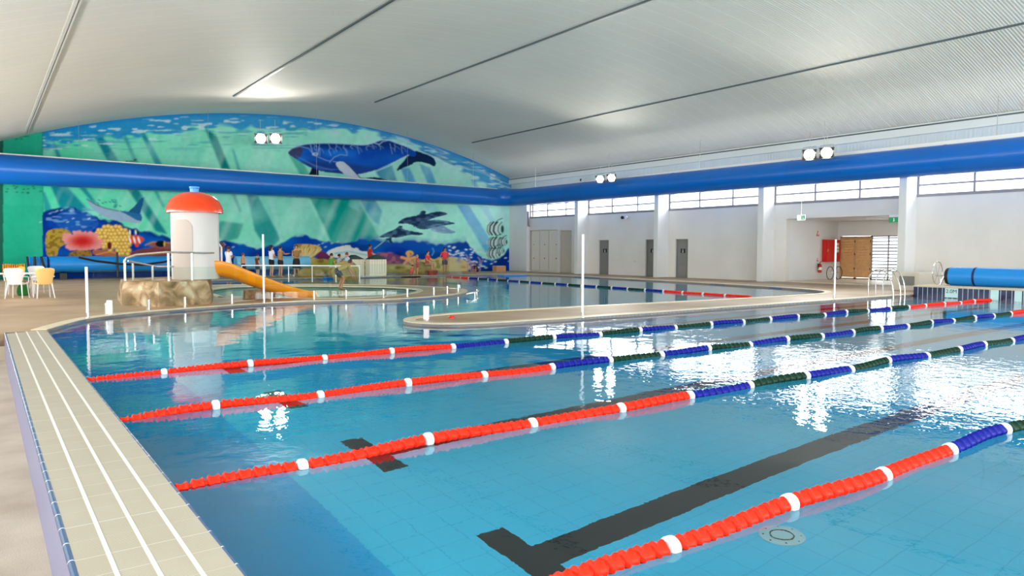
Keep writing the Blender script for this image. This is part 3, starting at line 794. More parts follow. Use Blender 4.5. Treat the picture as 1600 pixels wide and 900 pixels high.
    # diagonal bands of shadowed water
    for pts, c, a in (
        ([(76, 205), (83, 215), (97, 250), (90, 250)], (20, 120, 165), .8),
        ([(142, 203), (154, 203), (187, 254), (168, 252)], (18, 130, 150), .95), ([(190, 207), (195, 207), (217, 256), (210, 256)], (20, 140, 140), .8),
        ([(217, 204), (226, 206), (254, 259), (243, 258)], (20, 135, 155), .9), ([(320, 200), (338, 211), (360, 265), (346, 264)], (0, 125, 125), .95),
        ([(362, 230), (366, 236), (376, 266), (371, 266)], (40, 150, 170), .7),
        ([(66, 300), (70, 300), (84, 335), (70, 335)], (20, 120, 150), .7),
        ([(78, 288), (104, 290), (140, 330), (96, 330)], (22, 128, 150), .9), ([(122, 291), (132, 291), (156, 324), (149, 322)], (20, 130, 150), .85),
        ([(198, 294), (216, 296), (262, 366), (244, 362)], (10, 125, 135), .92), ([(240, 298), (246, 298), (258, 324), (254, 324)], (20, 140, 150), .7),
        ([(362, 303), (368, 303), (378, 330), (374, 332)], (20, 140, 150), .7), ([(385, 300), (396, 302), (402, 330), (394, 330)], (10, 130, 140), .7),
        ([(450, 240), (468, 246), (486, 275), (470, 275)], (40, 160, 140), .7), ([(585, 265), (612, 256), (620, 283), (595, 281)], (30, 130, 170), .85),
        ([(626, 262), (640, 262), (650, 285), (634, 284)], (60, 145, 205), .8), ([(655, 256), (672, 262), (682, 287), (668, 286)], (60, 150, 205), .8),
        ([(735, 278), (744, 282), (748, 294), (740, 294)], (80, 160, 210), .7), ([(757, 280), (766, 285), (770, 296), (762, 296)], (80, 160, 210), .7),
        ([(714, 320), (733, 321), (772, 384), (752, 384)], (110, 172, 216), .9), ([(660, 318), (680, 318), (690, 335), (672, 335)], (120, 190, 215), .6),
        ([(750, 323), (762, 323), (776, 350), (768, 350)], (160, 205, 228), .6), ([(752, 384), (775, 376), (785, 384), (760, 396)], (60, 160, 215), .9)):
        put(poly(pts), S(*c), a)
    def blur(it):
        for _ in range(it):
            for ax in (0, 1):
                a_ = np.roll(rgb, 1, ax); b_ = np.roll(rgb, -1, ax)
                if ax == 0: a_[0] = rgb[0]; b_[-1] = rgb[-1]
                else: a_[:, 0] = rgb[:, 0]; b_[:, -1] = rgb[:, -1]
                rgb[:] = (a_ + b_ + 2 * rgb) / 4
    put(soft((vn(10, 160, 4, .42) - .55) * 2.2) * (U > 66), S(200, 240, 230), .32)
    put(soft((vn(40, 26, 71) - .6) * 3) * (U > 66), S(150, 226, 210), .45)
    blur(3); rgb[:] = np.clip(rgb * 1.06 - 0.012, 0, 1)
    # surface water along the arch
    depth = V - topV
    dd = np.interp(U, [60, 200, 330, 430, 520, 620, 700, 760, 800], [26, 34, 28, 30, 14, 12, 22, 30, 44])
    edge = soft((dd - depth + (vn(16, 5, 5) - .5) * 16) / 6)
    put(edge, S(14, 142, 206) * (1 - .35 * t) + S(110, 180, 225) * .35 * t, .95)
    put(edge * soft(1 - depth / 9), S(20, 118, 190), .7)
    rr = soft((vn(13, 2.6, 6) - .70) * 9) * soft((depth - 4) / 4) * soft((dd + 10 - depth) / 5)
    put(rr * (U > 66), S(198, 228, 236), .85)
    put(soft((vn(26, 2.2, 8) - .66) * 6) * soft((depth - 14) / 5) * soft((62 - depth) / 12) * (U < 480), S(60, 165, 185), .6)
    put(soft((vn(22, 2.6, 9, .35) - .60) * 6) * (U > 610) * soft((depth - 2) / 4) * soft((dd + 6 - depth) / 8), S(190, 226, 240), .6)
    put(soft((vn(22, 2.4, 10, .4) - .62) * 6) * (U > 660) * soft((dd + 6 - depth) / 8), S(36, 120, 180), .6)
    # plain panel at the far left
    lp = (U < 66.5).astype(float); put(lp, S(36, 176, 142)); put(lp * soft((vn(22, 60, 11) - .4) * 2), S(64, 190, 156), .7)
    put(lp * soft((V - 318) / 4), S(28, 166, 130), .4); put(line([(66.5, 205), (68, 412)], 1.2), S(16, 118, 110), .8); put((U < 5).astype(float), S(30, 86, 74), .9)
    for k in range(22):
        a, b_ = (10 + rng.random() * 54, 288 + rng.random() * 14) if k < 15 else (18 + rng.random() * 30, 212 + rng.random() * 6)
        put(ell(a, b_, 2.2, 1.0), S(40, 90, 40), .8)
    # navy reef silhouette along the bottom
    top_ = [(66, 332), (80, 328), (98, 324), (118, 324), (136, 332), (150, 338), (168, 344), (182, 343), (196, 352), (212, 358), (235, 361), (252, 366), (266, 372), (290, 380), (335, 378), (352, 372), (372, 380), (398, 386),
            (430, 384), (448, 374), (462, 366), (476, 366), (492, 372), (512, 378), (540, 378), (562, 372), (580, 374), (602, 377), (628, 376), (652, 375), (668, 378), (690, 381), (712, 378), (727, 376), (738, 388), (752, 400), (768, 406), (781, 402), (790, 392), (795, 388), (800, 400), (804, 412)]
    yt = np.interp(U, [q[0] for q in top_], [q[1] for q in top_]) + (vn(7, 7, 12) - .5) * 5
    reef = soft((V - yt) / 3) * (U > 66.5)
    put(reef, S(0, 62, 165)); put(reef * soft((vn(34, 16, 13) - .45) * 2.4), S(0, 104, 196), .8); put(reef * soft((vn(18, 12, 18) - .55) * 4), S(0, 36, 110), .6)
    put(reef * soft(1 - abs(V - yt) / 10) * (U < 300), S(10, 44, 104), .8)
    put(soft(1 - abs(V - yt - 2) / 9) * ((U > 560) & (U < 730)), S(30, 70, 170), .5)
    put(ell(120, 346, 34, 17, .1) * soft(vn(9, 3, 14) * 1.2 + .3), S(30, 92, 176), .9)
    put(soft((vn(9, 2.5, 15) - .62) * 6) * ell(116, 342, 44, 20), S(110, 165, 215), .7)
    # pale fish specks
    for k in range(26):
        a = 470 + rng.random() * 60 if k % 3 == 0 else (345 + rng.random() * 60 if k % 3 == 1 else 60 + rng.random() * 90)
        b_ = 374 + rng.random() * 16 if a > 300 else 326 + rng.random() * 24
        put(ell(a, b_, 2.2, 0.9, -.3), S(170, 205, 220), .8)
    for k in range(60):
        a = 700 + rng.random() * 62; b_ = 384 + rng.random() * 32 + (a - 700) * .12
        put(ell(a, b_, 2.2, 1.2, -.2 + rng.random() * .5), S(206, 226, 240), .95)
    for a, b_ in ((768, 412), (774, 409), (790, 403), (796, 408)): put(ell(a, b_, 2, 1.1, -.3), S(200, 222, 236), .9)
    for k in range(18): put(ell(150 + rng.random() * 40, 310 + rng.random() * 14, 2.4, 1.0, .4), S(30, 140, 140), .8)
    for k in range(8): put(ell(196 + rng.random() * 16, 249 + rng.random() * 4, 2, 1), S(40, 90, 60), .8)
    # manta ray
    mr = [z1(*q) for q in ((542, 604), (560, 612), (600, 640), (660, 662), (740, 678), (800, 684), (840, 650), (880, 600), (900, 594), (892, 640), (880, 690), (888, 715), (886, 745), (862, 757), (800, 748), (720, 738), (650, 715), (590, 675), (552, 635))]
    put(poly(sm(mr, 1)), S(150, 180, 205)); put(poly([z1(*q) for q in ((800, 684), (840, 650), (880, 600), (900, 594), (892, 640), (872, 704), (830, 694))]), S(24, 92, 140))
    put(poly([z1(*q) for q in ((740, 676), (800, 682), (880, 700), (888, 716), (884, 742), (850, 735), (800, 705))]), S(36, 110, 165)); put(line([z1(*q) for q in ((542, 604), (600, 640), (660, 662), (740, 678))], 1.4), S(30, 60, 80), .8)
    # corals on the left
    put(poly(sm([(70, 364), (80, 358), (98, 356), (112, 362), (112, 378), (96, 384), (90, 392), (91, 398), (84, 402), (72, 402)], 2)), S(176, 148, 56)); 
    put(poly(sm([(70, 364), (80, 358), (98, 356), (112, 362), (112, 378), (96, 384), (90, 392), (91, 398), (84, 402), (72, 402)], 2)) * soft((vn(4, 3, 20) - .5) * 5), S(112, 84, 30), .7)
    put(poly(sm([(104, 398), (118, 391), (140, 388), (145, 400), (138, 406), (112, 404)], 2)), S(150, 116, 52)); put(poly(sm([(104, 398), (118, 391), (140, 388), (145, 400), (138, 406), (112, 404)], 2)) * soft((vn(3, 3, 21) - .5) * 5), S(90, 68, 34), .7)
    put(poly(sm([(143, 390), (170, 390), (200, 396), (216, 404), (200, 407), (180, 402), (160, 400), (146, 398)], 2)), S(172, 100, 66)); put(line([(150, 398), (172, 393), (200, 402), (212, 407)], 2), S(206, 150, 96), .9)
    put(poly(sm([(198, 398), (214, 390), (240, 386), (262, 388), (330, 392), (330, 404), (250, 404), (214, 406)], 2)), S(122, 66, 68)); put(line([(200, 400), (230, 399), (262, 396), (300, 398)], 1.5), S(160, 96, 84), .8)
    put(poly(sm([(226, 382), (236, 377), (262, 378), (335, 380), (335, 392), (250, 389)], 2)), S(140, 88, 86)); put(line([(227, 383), (240, 378), (268, 380)], 1.4), S(190, 150, 110), .9)
    put(ell(251, 381, 8, 5), S(14, 20, 26)); put(ell(257, 381, 1.4, 4), S(226, 190, 60))
    put(poly(sm([(335, 385), (340, 378), (352, 380), (350, 392), (335, 395)], 1)), S(112, 80, 80))
    # yellow ball coral
    for (a, b_) in [(150 + 6 * i + (j % 2) * 3 + rng.random() * 2, 354 + 5.2 * j + rng.random() * 2) for i in range(9) for j in range(9)]:
        if ((a - 176) / 27) ** 2 + ((b_ - 371) / 20) ** 2 < 1 or ((a - 192) / 12) ** 2 + ((b_ - 388) / 14) ** 2 < 1:
            put(ell(a, b_, 4.0, 3.8), S(196, 150, 52)); put(ell(a - .6, b_ - .8, 2.5, 2.3), S(240, 205, 112))
    put(ell(171, 384, 3.5, 6), S(110, 24, 24))
    # feathery pink coral
    ang_ = np.arctan2(V - 384, (U - 129)); rad_ = np.hypot((U - 129) / 33, (V - 377) / 17)
    pk = soft((1 - rad_ + .07 * np.sin(ang_ * 7 + 1) + .06 * np.sin(ang_ * 17) + (vn(5, 5, 77) - .5) * .3) * 12) * soft((392 - V) / 2)
    put(pk, S(226, 140, 138)); put(pk * soft((.85 - rad_) * 2.5), S(214, 74, 66)); put(pk * soft((.5 - rad_) * 3), S(196, 34, 34)); put(pk * soft(np.sin(ang_ * 46) * 2) * soft(rad_ * 2 - .6), S(236, 176, 168), .35)
    # clown fish
    for (cx_, cy_) in ((211, 376), (214, 373)): put(ell(cx_, cy_, 11, 5, .15), S(226, 74, 40))
    put(ell(214, 382, 3, 4), S(226, 74, 40))
    for a in (203, 210, 217): put(ell(a, 375, 1.5, 5.5, -.3), S(245, 240, 236))
    for a in (203, 212): put(ell(a, 363, 1.3, 3.8, -.1), S(240, 245, 240)); put(ell(a + 3, 364, 1.5, 3.4), S(18, 26, 40))
    # whale
    wb = sm([z2(*q) for q in ((178, 288), (200, 262), (245, 244), (300, 234), (400, 230), (520, 236), (615, 244), (665, 232), (705, 214), (750, 212), (800, 232), (870, 256), (915, 284), (905, 312), (862, 300), (800, 330), (720, 368), (640, 398), (560, 412), (470, 405), (380, 395), (300, 368), (240, 330), (200, 305))], 2)
    tail = sm([z2(*q) for q in ((850, 268), (905, 275), (960, 292), (1005, 310), (1024, 340), (1018, 368), (985, 350), (940, 338), (905, 338), (880, 356), (835, 372), (798, 394), (806, 368), (840, 335), (860, 305))], 1)
    wm = poly(wb); put(poly(tail), S(14, 44, 84)); put(wm, S(14, 76, 180))
    cyw = np.interp(U, [450, 480, 560, 640], [232, 230, 236, 248])
    put(wm * soft((vn(26, 12, 30) - .35) * 2) * soft((V - cyw + 6) / 10), S(24, 122, 226), .8); put(wm * soft((236 - V) / 8) , S(14, 40, 90), .7)
    put(wm * ell(455, 236, 18, 14), S(70, 62, 74), .8); put(wm * soft((V - cyw - 18) / 6), S(30, 60, 130), .8)
    put(line(wb[:60], 1.3) * (V < 236), S(180, 215, 240), .8); put(line([z2(*q) for q in ((660, 226), (700, 240), (720, 222), (760, 214), (830, 228), (900, 262), (960, 288), (1010, 310), (1060, 350), (1040, 380))], 1.3), S(190, 220, 240), .7)
    for k in range(13):
        a = 330 + k * 42 + rng.random() * 26 - 13; ln_ = 26 + rng.random() * 50; q1, q2, q3 = [rng.random() * 22 - 9 for _ in range(3)]
        put(line([z2(a, 234), z2(a + q1, 234 + ln_ * .35), z2(a + q2, 234 + ln_ * .6), z2(a + q3 + 6, 234 + ln_)], 0.8) * wm, S(150, 195, 235), .7)
        put(line([z2(a + q1, 234 + ln_ * .35), z2(a + q1 + 18, 234 + ln_ * .5), z2(a + q1 + 26, 234 + ln_ * .8)], 0.7) * wm, S(130, 180, 230), .6)
    put(line([z2(*q) for q in ((200, 262), (250, 250), (300, 262), (330, 300), (400, 330), (470, 340))], 1.1), S(140, 180, 225), .8)
    for k in range(5): put(line([z2(220 + 14 * k, 300 + 8 * k), z2(320 + 12 * k, 350 + 8 * k), z2(430 + 10 * k, 388 - 2 * k)], .8), S(80, 120, 190), .7)
    put(ell(*z2(336, 294), 4.5, 2.4), S(190, 215, 235)); put(ell(*z2(338, 294), 2.4, 1.3), S(16, 30, 60)); put(line([z2(310, 240), z2(322, 290), z2(350, 300), z2(356, 262)], 1), S(170, 205, 235), .8)
    put(line([z2(*q) for q in ((590, 410), (680, 392), (760, 360), (820, 322), (866, 300))], 1.4), S(190, 220, 240), .9)
    fin = sm([z2(*q) for q in ((448, 348), (470, 334), (500, 336), (530, 362), (565, 400), (600, 436), (560, 434), (520, 420), (480, 390))], 1); put(poly(fin), S(196, 208, 224)); put(line([z2(*q) for q in ((500, 336), (530, 362), (565, 400), (600, 436))], 1.3), S(30, 50, 80))
    put(line([z2(*q) for q in ((420, 345), (445, 318), (480, 302), (515, 306), (530, 330))], 3.4), S(30, 92, 180)); put(line([z2(*q) for q in ((418, 340), (443, 312), (480, 297), (518, 302))], 1), S(150, 190, 230), .8)
    put(poly([z2(*q) for q in ((318, 372), (356, 386), (358, 416), (300, 412))]), S(14, 28, 52)); put(poly([z2(*q) for q in ((600, 430), (680, 424), (750, 440), (700, 442))]), S(20, 40, 80))
    # dolphins
    def dolph(pts, c, c2, seed):
        m_ = poly(sm([z2(*q) for q in pts], 1)); put(m_, S(*c)); put(m_ * soft((vn(7, 3, seed) - .45) * 3), S(*c2), .75)
    dolph(((985, 716), (1020, 702), (1060, 698), (1100, 722), (1142, 738), (1110, 746), (1060, 744), (1010, 736)), (120, 160, 188), (170, 200, 215), 40)
    dolph(((905, 700), (935, 678), (985, 668), (1060, 668), (1145, 688), (1090, 696), (1020, 708), (960, 724), (915, 716)), (52, 84, 116), (110, 150, 180), 41)
    dolph(((800, 690), (832, 660), (880, 648), (922, 642), (944, 612), (968, 618), (958, 640), (1010, 622), (1060, 620), (1096, 634), (1052, 646), (1010, 656), (930, 690), (902, 712), (888, 694), (845, 688)), (28, 52, 84), (78, 112, 150), 42)
    dolph(((690, 770), (735, 742), (790, 722), (812, 700), (832, 700), (832, 722), (900, 734), (958, 744), (930, 756), (880, 750), (830, 764), (800, 772), (760, 764)), (30, 58, 88), (84, 124, 156), 43)
    put(line([z2(700, 770), z2(760, 776), z2(860, 762)], 1.2), S(190, 220, 225), .8)
    put(line([z2(672, 838), z2(740, 782), z2(766, 772)], 3.2), S(24, 80, 130)); put(line([z2(672, 832), z2(738, 780)], 1), S(150, 205, 220)); put(poly([z2(*q) for q in ((730, 775), (765, 770), (780, 802), (762, 796), (752, 784))]), S(20, 60, 100))
    # banner fish
    def banner(cx_, cy_, s):
        put(ell(cx_, cy_, 12 * s, 10 * s), S(205, 232, 226), .9); put(ell(cx_ + 14 * s, cy_, 2.2 * s, 6 * s), S(30, 66, 66))
        for k, a in enumerate((-9, -5, 1, 8)): put(line([(cx_ + a * s + 5 * s, cy_ - 11 * s), (cx_ + a * s, cy_ - 5 * s), (cx_ + a * s - s, cy_ + 3 * s), (cx_ + a * s + 3 * s, cy_ + 9 * s)], (1.2, 2.4, 2.6, 1.2)[k] * s), S(18, 34, 44))
        put(line([(cx_ + 2 * s, cy_ - 9 * s), (cx_ + 7 * s, cy_ - 14 * s), (cx_ + 14 * s, cy_ - 17 * s)], 1.1), S(40, 80, 90))
    banner(771, 358, 1.0); banner(771, 380, .85); banner(783, 378, .6); banner(769, 396, .8); banner(780, 392, .5)
    # right hand reef: shark, anemone, plum and sand corals, starfish
    put(poly(sm([(508, 395), (520, 388), (540, 383), (548, 383), (549, 388), (560, 387), (561, 392), (575, 393), (596, 400), (596, 412), (560, 408), (530, 404), (514, 400)], 1)), S(216, 224, 222)); put(line([(524, 396), (545, 393), (575, 399)], 3), S(130, 196, 206), .8)
    put(poly(sm([(458, 386), (462, 381), (480, 381), (500, 384), (503, 392), (494, 398), (484, 406), (470, 408), (462, 398)], 1)), S(206, 176, 104)); put(poly(sm([(458, 386), (462, 381), (480, 381), (500, 384), (503, 392), (494, 398), (484, 406), (470, 408), (462, 398)], 1)) * soft((vn(2.2, 8, 50, .5) - .5) * 6), S(146, 112, 44), .8)
    for k in range(9): put(line([(476, 408), (462 + 5 * k, 388 + abs(k - 4) * .5)], 1.3), S(244, 226, 164), .8)
    put(poly(sm([(492, 402), (502, 391), (514, 398), (524, 408), (508, 412)], 1)), S(112, 44, 92))
    band = np.interp(U, [340, 450, 470, 490, 505, 520, 560, 600, 620, 640, 680, 700, 715, 727, 735], [430, 428, 408, 403, 402, 404, 412, 410, 408, 406, 402, 404, 408, 412, 440])
    bm_ = soft((V - band - (vn(9, 9, 52) - .5) * 5) / 2) * (U > 452) * (U < 736)
    put(bm_, S(196, 176, 84)); put(bm_ * soft((vn(12, 7, 53) - .45) * 4), S(226, 206, 122), .8); put(bm_ * soft((vn(7, 5, 54) - .6) * 6), S(110, 100, 40), .7); put(bm_ * soft((V - 421) / 4) * (U > 480), S(176, 156, 72), .7)
    pl = soft((V - np.interp(U, [578, 590, 610, 632, 650], [400, 394, 393, 402, 412])) / 3) * (U > 576) * (U < 652) * soft((415 - V) / 4)
    put(pl, S(122, 72, 112)); put(pl * soft((vn(6, 4, 55) - .5) * 5), S(178, 116, 140), .7)
    put(poly(sm([(684, 404), (700, 399), (722, 404), (734, 412), (736, 424), (690, 424)], 1)) * soft(vn(5, 4, 56) * 1.5 + .1), S(214, 190, 130), .9)
    put(ell(640, 396, 6, 4.5), S(232, 192, 90)); put(ell(641, 397, 3, 2.4), S(190, 140, 60))
    for k in range(5):
        a = -PI / 2 + 2 * PI * k / 5; put(line([(638, 405), (638 + 11 * math.cos(a), 405 + 9 * math.sin(a))], 4.4), S(238, 176, 116))
    for (a, b_, h_) in ((731, 424, 22), (736, 424, 14), (750, 424, 18)): put(line([(a, b_), (a, b_ - h_), (a - 3, b_ - h_ - 4)], 1.6), S(176, 150, 160)); put(line([(a, b_ - h_ * .5), (a + 4, b_ - h_)], 1.2), S(176, 150, 160))
    put(line([(676, 388), (678, 393), (675, 399)], 2), S(90, 160, 220), .8)
    put((U < 460) * (U > 66.5) * (V > 405.5), S(10, 60, 150), .85)
    _s = rgb.copy(); blur(1); rgb[:] = rgb * .6 + _s * .4
    # soft variation of old paint
    rgb[:] = np.clip(rgb * (1 + (vn(5, 5, 60) - .5)[..., None] * .10), 0, 1)
    nx = len(cols); me = bpy.data.meshes.new('wall_mural')
    vs = np.stack([X, np.full_like(X, MY), Z], -1).reshape(-1, 3)
    idx = np.arange(nx * nz).reshape(nx, nz)
    fs = np.stack([idx[:-1, :-1], idx[1:, :-1], idx[1:, 1:], idx[:-1, 1:]], -1).reshape(-1, 4)
    me.vertices.add(len(vs)); me.vertices.foreach_set('co', vs.ravel()); me.loops.add(fs.size); me.loops.foreach_set('vertex_index', fs.ravel().astype(np.int32))
    me.polygons.add(len(fs)); me.polygons.foreach_set('loop_start', np.arange(0, fs.size, 4, dtype=np.int32)); me.update(calc_edges=True)
    ca = me.color_attributes.new('paint', 'FLOAT_COLOR', 'POINT'); ca.data.foreach_set('color', np.concatenate([rgb.reshape(-1, 3), np.ones((nx * nz, 1))], 1).ravel())
    m_, nt, N, Lk, p = node_mat('mural_paint'); at_ = N.new('ShaderNodeAttribute'); at_.attribute_name = 'paint'; Lk.new(at_.outputs['Color'], p.inputs['Base Color']); p.inputs['Roughness'].default_value = .7; p.inputs['Specular IOR Level'].default_value = .06
    me.materials.append(m_); o = bpy.data.objects.new('wall_mural', me); col.objects.link(o); struct(o, 'far wall painted with an underwater mural of whale, dolphins, fish and corals')


build_mural()
struct(MB().box(LEFTX, 31.6, 42.62, 42.9, -0.2, 5).build('wall_far', m_grey, smooth=False))
struct(MB().box(31.6, 31.85, 40.5, 42.9, 0, 6.9).build('wall_far_corner', m_white, smooth=False))

# ------------------------------------------------------------------ big blue air duct
pts = [(-2.7, 41.0, 5.23)]
rr_ = [0.70]
for x in np.linspace(-1, 28.6, 16): pts.append((x, 41.0, 5.22)); rr_.append(0.70 - 0.12 * (x + 2.7) / 31.3)
for a in np.linspace(0.15, PI / 2 - .1, 6): pts.append((28.7 + 1.3 * math.sin(a), 39.7 + 1.3 * math.cos(a), 5.21)); rr_.append(0.58)
for y in np.linspace(39.5, BACKY + .3, 26): pts.append((30.0, y, 5.20 - 0.14 * min(1, (39.5 - y) / 30))); rr_.append(0.575)
dk = MB().tube(pts, rr_, n=36).build('air_duct', m_duct); tag(dk, 'long bright blue fabric air duct running round the hall', 'duct')
for i in (5, 9, 13): MB().lathe([(rr_[i] + .012, -.03), (rr_[i] + .012, .03)], pts[i], n=36, axis='x').build('duct_seam_band', m_duct, dk)
for y in (33, 26, 19, 12.5, 6): MB().lathe([(0.585, -.03), (0.585, .03)], (30.0, y, 5.2 - 0.14 * min(1, (39.5 - y) / 30)), n=36, axis='y').build('duct_seam_band', m_duct, dk)
for y in (38, 31, 24.3, 17.5, 10.8, 4): MB().tube([(30.0, y, 5.7), (30.0, y, roof_z(30.0))], 0.012, n=6).build('suspension_wire', m_steel, dk)
for x in (4, 10, 16, 22, 27): MB().tube([(x, 41.0, 5.8), (x, 41.0, roof_z(x))], 0.006, n=6).build('suspension_wire', m_steel, dk)
tr_ = mat('white_trim', srgb(246, 244, 238), 0.4)
struct(MB().box(29.95, 30.35, BACKY, 40.0, 5.63, 5.79).build('trim_8', tr_, smooth=False), 'white rail on top of the duct along the right wall')
mb = MB().add([(LEFTX, 41.0, 5.93), (29.0, 41.0, 5.79), (29.0, 41.25, 5.79), (LEFTX, 41.25, 5.93), (LEFTX, 41.0, 5.99), (29.0, 41.0, 5.83), (29.0, 41.25, 5.83), (LEFTX, 41.25, 5.99)], [(0, 1, 2, 3), (4, 7, 6, 5), (0, 4, 5, 1), (1, 5, 6, 2), (2, 6, 7, 3), (3, 7, 4, 0)])
struct(mb.build('trim_9', tr_, smooth=False), 'white rail on top of the duct along the mural')

# ------------------------------------------------------------------ floodlights
m_lamp = mat('lamp_glow', (1, 1, 1, 1), emit=22, ecol=(1, 0.93, 0.78, 1)); m_lamp2 = mat('lamp_glow_mural', (1, 1, 1, 1), emit=45, ecol=(1, 0.95, 0.86, 1))


def flood(loc, aim, label, s=1.0, glow=None, hang=0.6, e=350):
    d = (Vector(aim) - Vector(loc)).normalized(); q = d.to_track_quat('X', 'Z')
    t = empty('floodlight', loc, 0, label, 'light', 'floodlights hung over the duct')
    hd = MB().loft([[(x * s, y * f_ * s, z * f_ * s) for y, z in sq] for k, (x, f_) in enumerate(((-.16, .5), (-.05, .8), (.08, 1.0), (.19, 1.15), (.19, 1.1), (.11, 1.0)))
                    for sq in [((-.22, -.17), (.22, -.17), (.22, .17), (-.22, .17))]]).build('lamp_housing', m_black, t); hd.rotation_mode = 'QUATERNION'; hd.rotation_quaternion = q
    gl = MB().lathe([(.185 * s, .115 * s), (.185 * s, .13 * s), (.0005, .15 * s)], n=20, axis='x').build('lamp_lens', glow or m_lamp, t); gl.rotation_mode = 'QUATERNION'; gl.rotation_quaternion = q
    MB().tube([(0, -.24 * s, 0), (0, -.24 * s, .26 * s), (0, .24 * s, .26 * s), (0, .24 * s, 0)], .014, n=6).tube([(0, 0, .26 * s), (0, 0, hang)], .01, n=6).build('lamp_bracket', m_steel, t)
    if e:
        spot(Vector(loc) + d * .26, aim, e, 120)
    return t


C0 = Vector((0, 0, 1.5))
flood(atx(1265, 241, 29.0), (8, 6, 0), 'larger pair of floodlights over the lobby, the left lamp', 1.2, None, .95)
flood(atx(1292, 238, 29.0), (8, 6, 0), 'larger pair of floodlights over the lobby, the right lamp', 1.2, None, .95)
flood(atx(938, 279.5, 29.0), (8, 14, 0), 'smaller pair of floodlights further along the duct, the left lamp', 1.1, None, .9)
flood(atx(956, 277.5, 29.0), (8, 14, 0), 'smaller pair of floodlights further along the duct, the right lamp', 1.1, None, .9)
zc = roof_z(12.0)
flood(aty(407, 216, 39.5), (5, 4, 0), 'glaring floodlight in front of the whale mural, left of its twin', 1.35, m_lamp2, 1.0)
flood(aty(430, 216, 39.5), (5, 4, 0), 'glaring floodlight in front of the whale mural, right beside the whale head', 1.35, m_lamp2, 1.0)
t = empty('security_camera', (30.12, 33.6, 5.80), 0, 'small black camera standing on the duct rail beside the smaller floodlights', 'camera')
MB().tube([(0, 0, 0), (0, .02, .14)], .02, n=8).build('camera_stand', m_black, t); MB().tube([(-.12, -.1, .1), (.05, .05, .17)], .05, n=10).build('camera_body', m_black, t)

# ------------------------------------------------------------------ lane ropes
def rope(name, a, b_, label, n, pattern, r=0.051, sag=0.0, unit=0.1, seed=0, off=-0.15, group='lane ropes floating across the pool', mats=None, nseg=14):
    a, b_ = Vector(a), Vector(b_); L = (b_ - a).length; d = (b_ - a).normalized(); side = Vector((-d.y, d.x, 0))
    root = empty(name, a, 0, label, 'lane rope', group)
    def P(s):
        w_ = 0.02 * math.sin(s * 1.9 + seed) * min(1, s) + 0.014 * math.sin(s * 4.3 + seed * 2)
        return d * s + side * w_ + Vector((0, 0, 0.018 - .05 * math.exp(-s / .35) + 0.012 * math.sin(s * 2.6 + seed * 3) * (1 if seed else 0)))
    MB().tube([P(L * k / 80) for k in range(81)], 0.008, n=6).build('cable', m_cable, root)
    step = L / n; wl = 0.085
    near_ = nseg > 10
    for i in range(n):
        s0, s1 = max(0.0, i * step + off), (i + 1) * step - wl + (off if i < n - 1 else 0)
        k = pattern(i); mt_ = (mats or {'R': m_ropeR, 'B': m_ropeB, 'G': m_ropeG})[k]
        cnt = max(2, int(round((s1 - s0) / unit))); u_ = (s1 - s0) / cnt; rings = []
        prof = ((0.0, .62), (.10, .66), (.16, .96), (.24, 1.06), (.30, 1.0), (.5, .80), (.72, .86), (.84, 1.0), (.90, .94), (.97, .62))
        for c_ in range(cnt):
            for (f_, rad) in prof:
                s = s0 + (c_ + f_) * u_; c0 = P(s); ring = []
                for j in range(nseg):
                    th = 2 * PI * j / nseg + c_ * .55
                    rr0 = r * rad * (1 + (.10 * math.cos(4 * th) if .2 < f_ < .95 else .03 * math.cos(4 * th)))
                    ring.append(c0 + side * (rr0 * math.cos(th)) + Vector((0, 0, rr0 * math.sin(th))))
                rings.append(ring)
        nm = {'R': 'red_float_section', 'B': 'blue_float_section', 'G': 'green_float_section'}[k]
        MB().loft(rings).build(nm, mt_, root, angle=50)
        rings = []
        for f_, rad in ((0, .55), (.08, .95), (.25, 1.16), (.75, 1.16), (.92, .95), (1, .55)):
            c0 = P(s1 + .004 + f_ * (wl - .01)); rings.append([c0 + side * (r * rad * math.cos(2 * PI * j / nseg)) + Vector((0, 0, r * rad * math.sin(2 * PI * j / nseg))) for j in range(nseg)])
        if i < n - 1: MB().loft(rings).build('white_marker_float', m_ropeW, root, angle=50)
    return root


def pat(n, order='BG'):
    return lambda i: 'R' if (i < 5 or i >= n - 5) else order[(i - 5) % 2]


X0 = LX1 + .01
rope('lane_rope', (X0, 9.66, 0), (25.7, 9.22, 0), 'lane rope nearest the brown dividing walkway', 24, pat(24), seed=1, nseg=12)
rope('lane_rope', (X0, 7.22, 0), (25.7, 6.78, 0), 'second lane rope out from the dividing walkway', 24, pat(24), seed=2, nseg=12)
rope('lane_rope', (X0, 4.92, 0), (25.7, 4.62, 0), 'third lane rope out, crossing a lane-line cross bar near the ledge', 24, pat(24), seed=3, nseg=14)
rope('lane_rope', (X0 - 0.0, 2.44, 0), (25.7, 2.05, 0), 'closest lane rope, passing just above the round floor drain', 24, pat(24), seed=4, nseg=18)
rope('lane_rope', (21.5, 35.5, 0), (20.35, 14.2, 0), 'rope floating along the rear pool in front of the grey doors', 22, lambda i: 'R' if (i < 3 or i > 17) else 'BG'[(i + 1) % 2], r=.055, unit=.12, seed=0, nseg=8)
# anchors
for y in (9.66, 7.22, 4.92, 2.44):
    o = MB().tube([(LX1 - .03, y, .03), (LX1 + .005, y, .03)], .02, n=8).build('rope_anchor', m_steel); tag(o, 'small steel anchor hook holding a rope end at the ledge', 'hook', 'rope anchor hooks on the ledge')
o = MB().box(-.9, .9, -.35, .35, 0, .06).build('floating_mat', m_cover, bevel=.02, loc=(25.6, 34.6, -.01)); tag(o, 'flat blue mat floating by the far deck under the striped fish', 'mat')

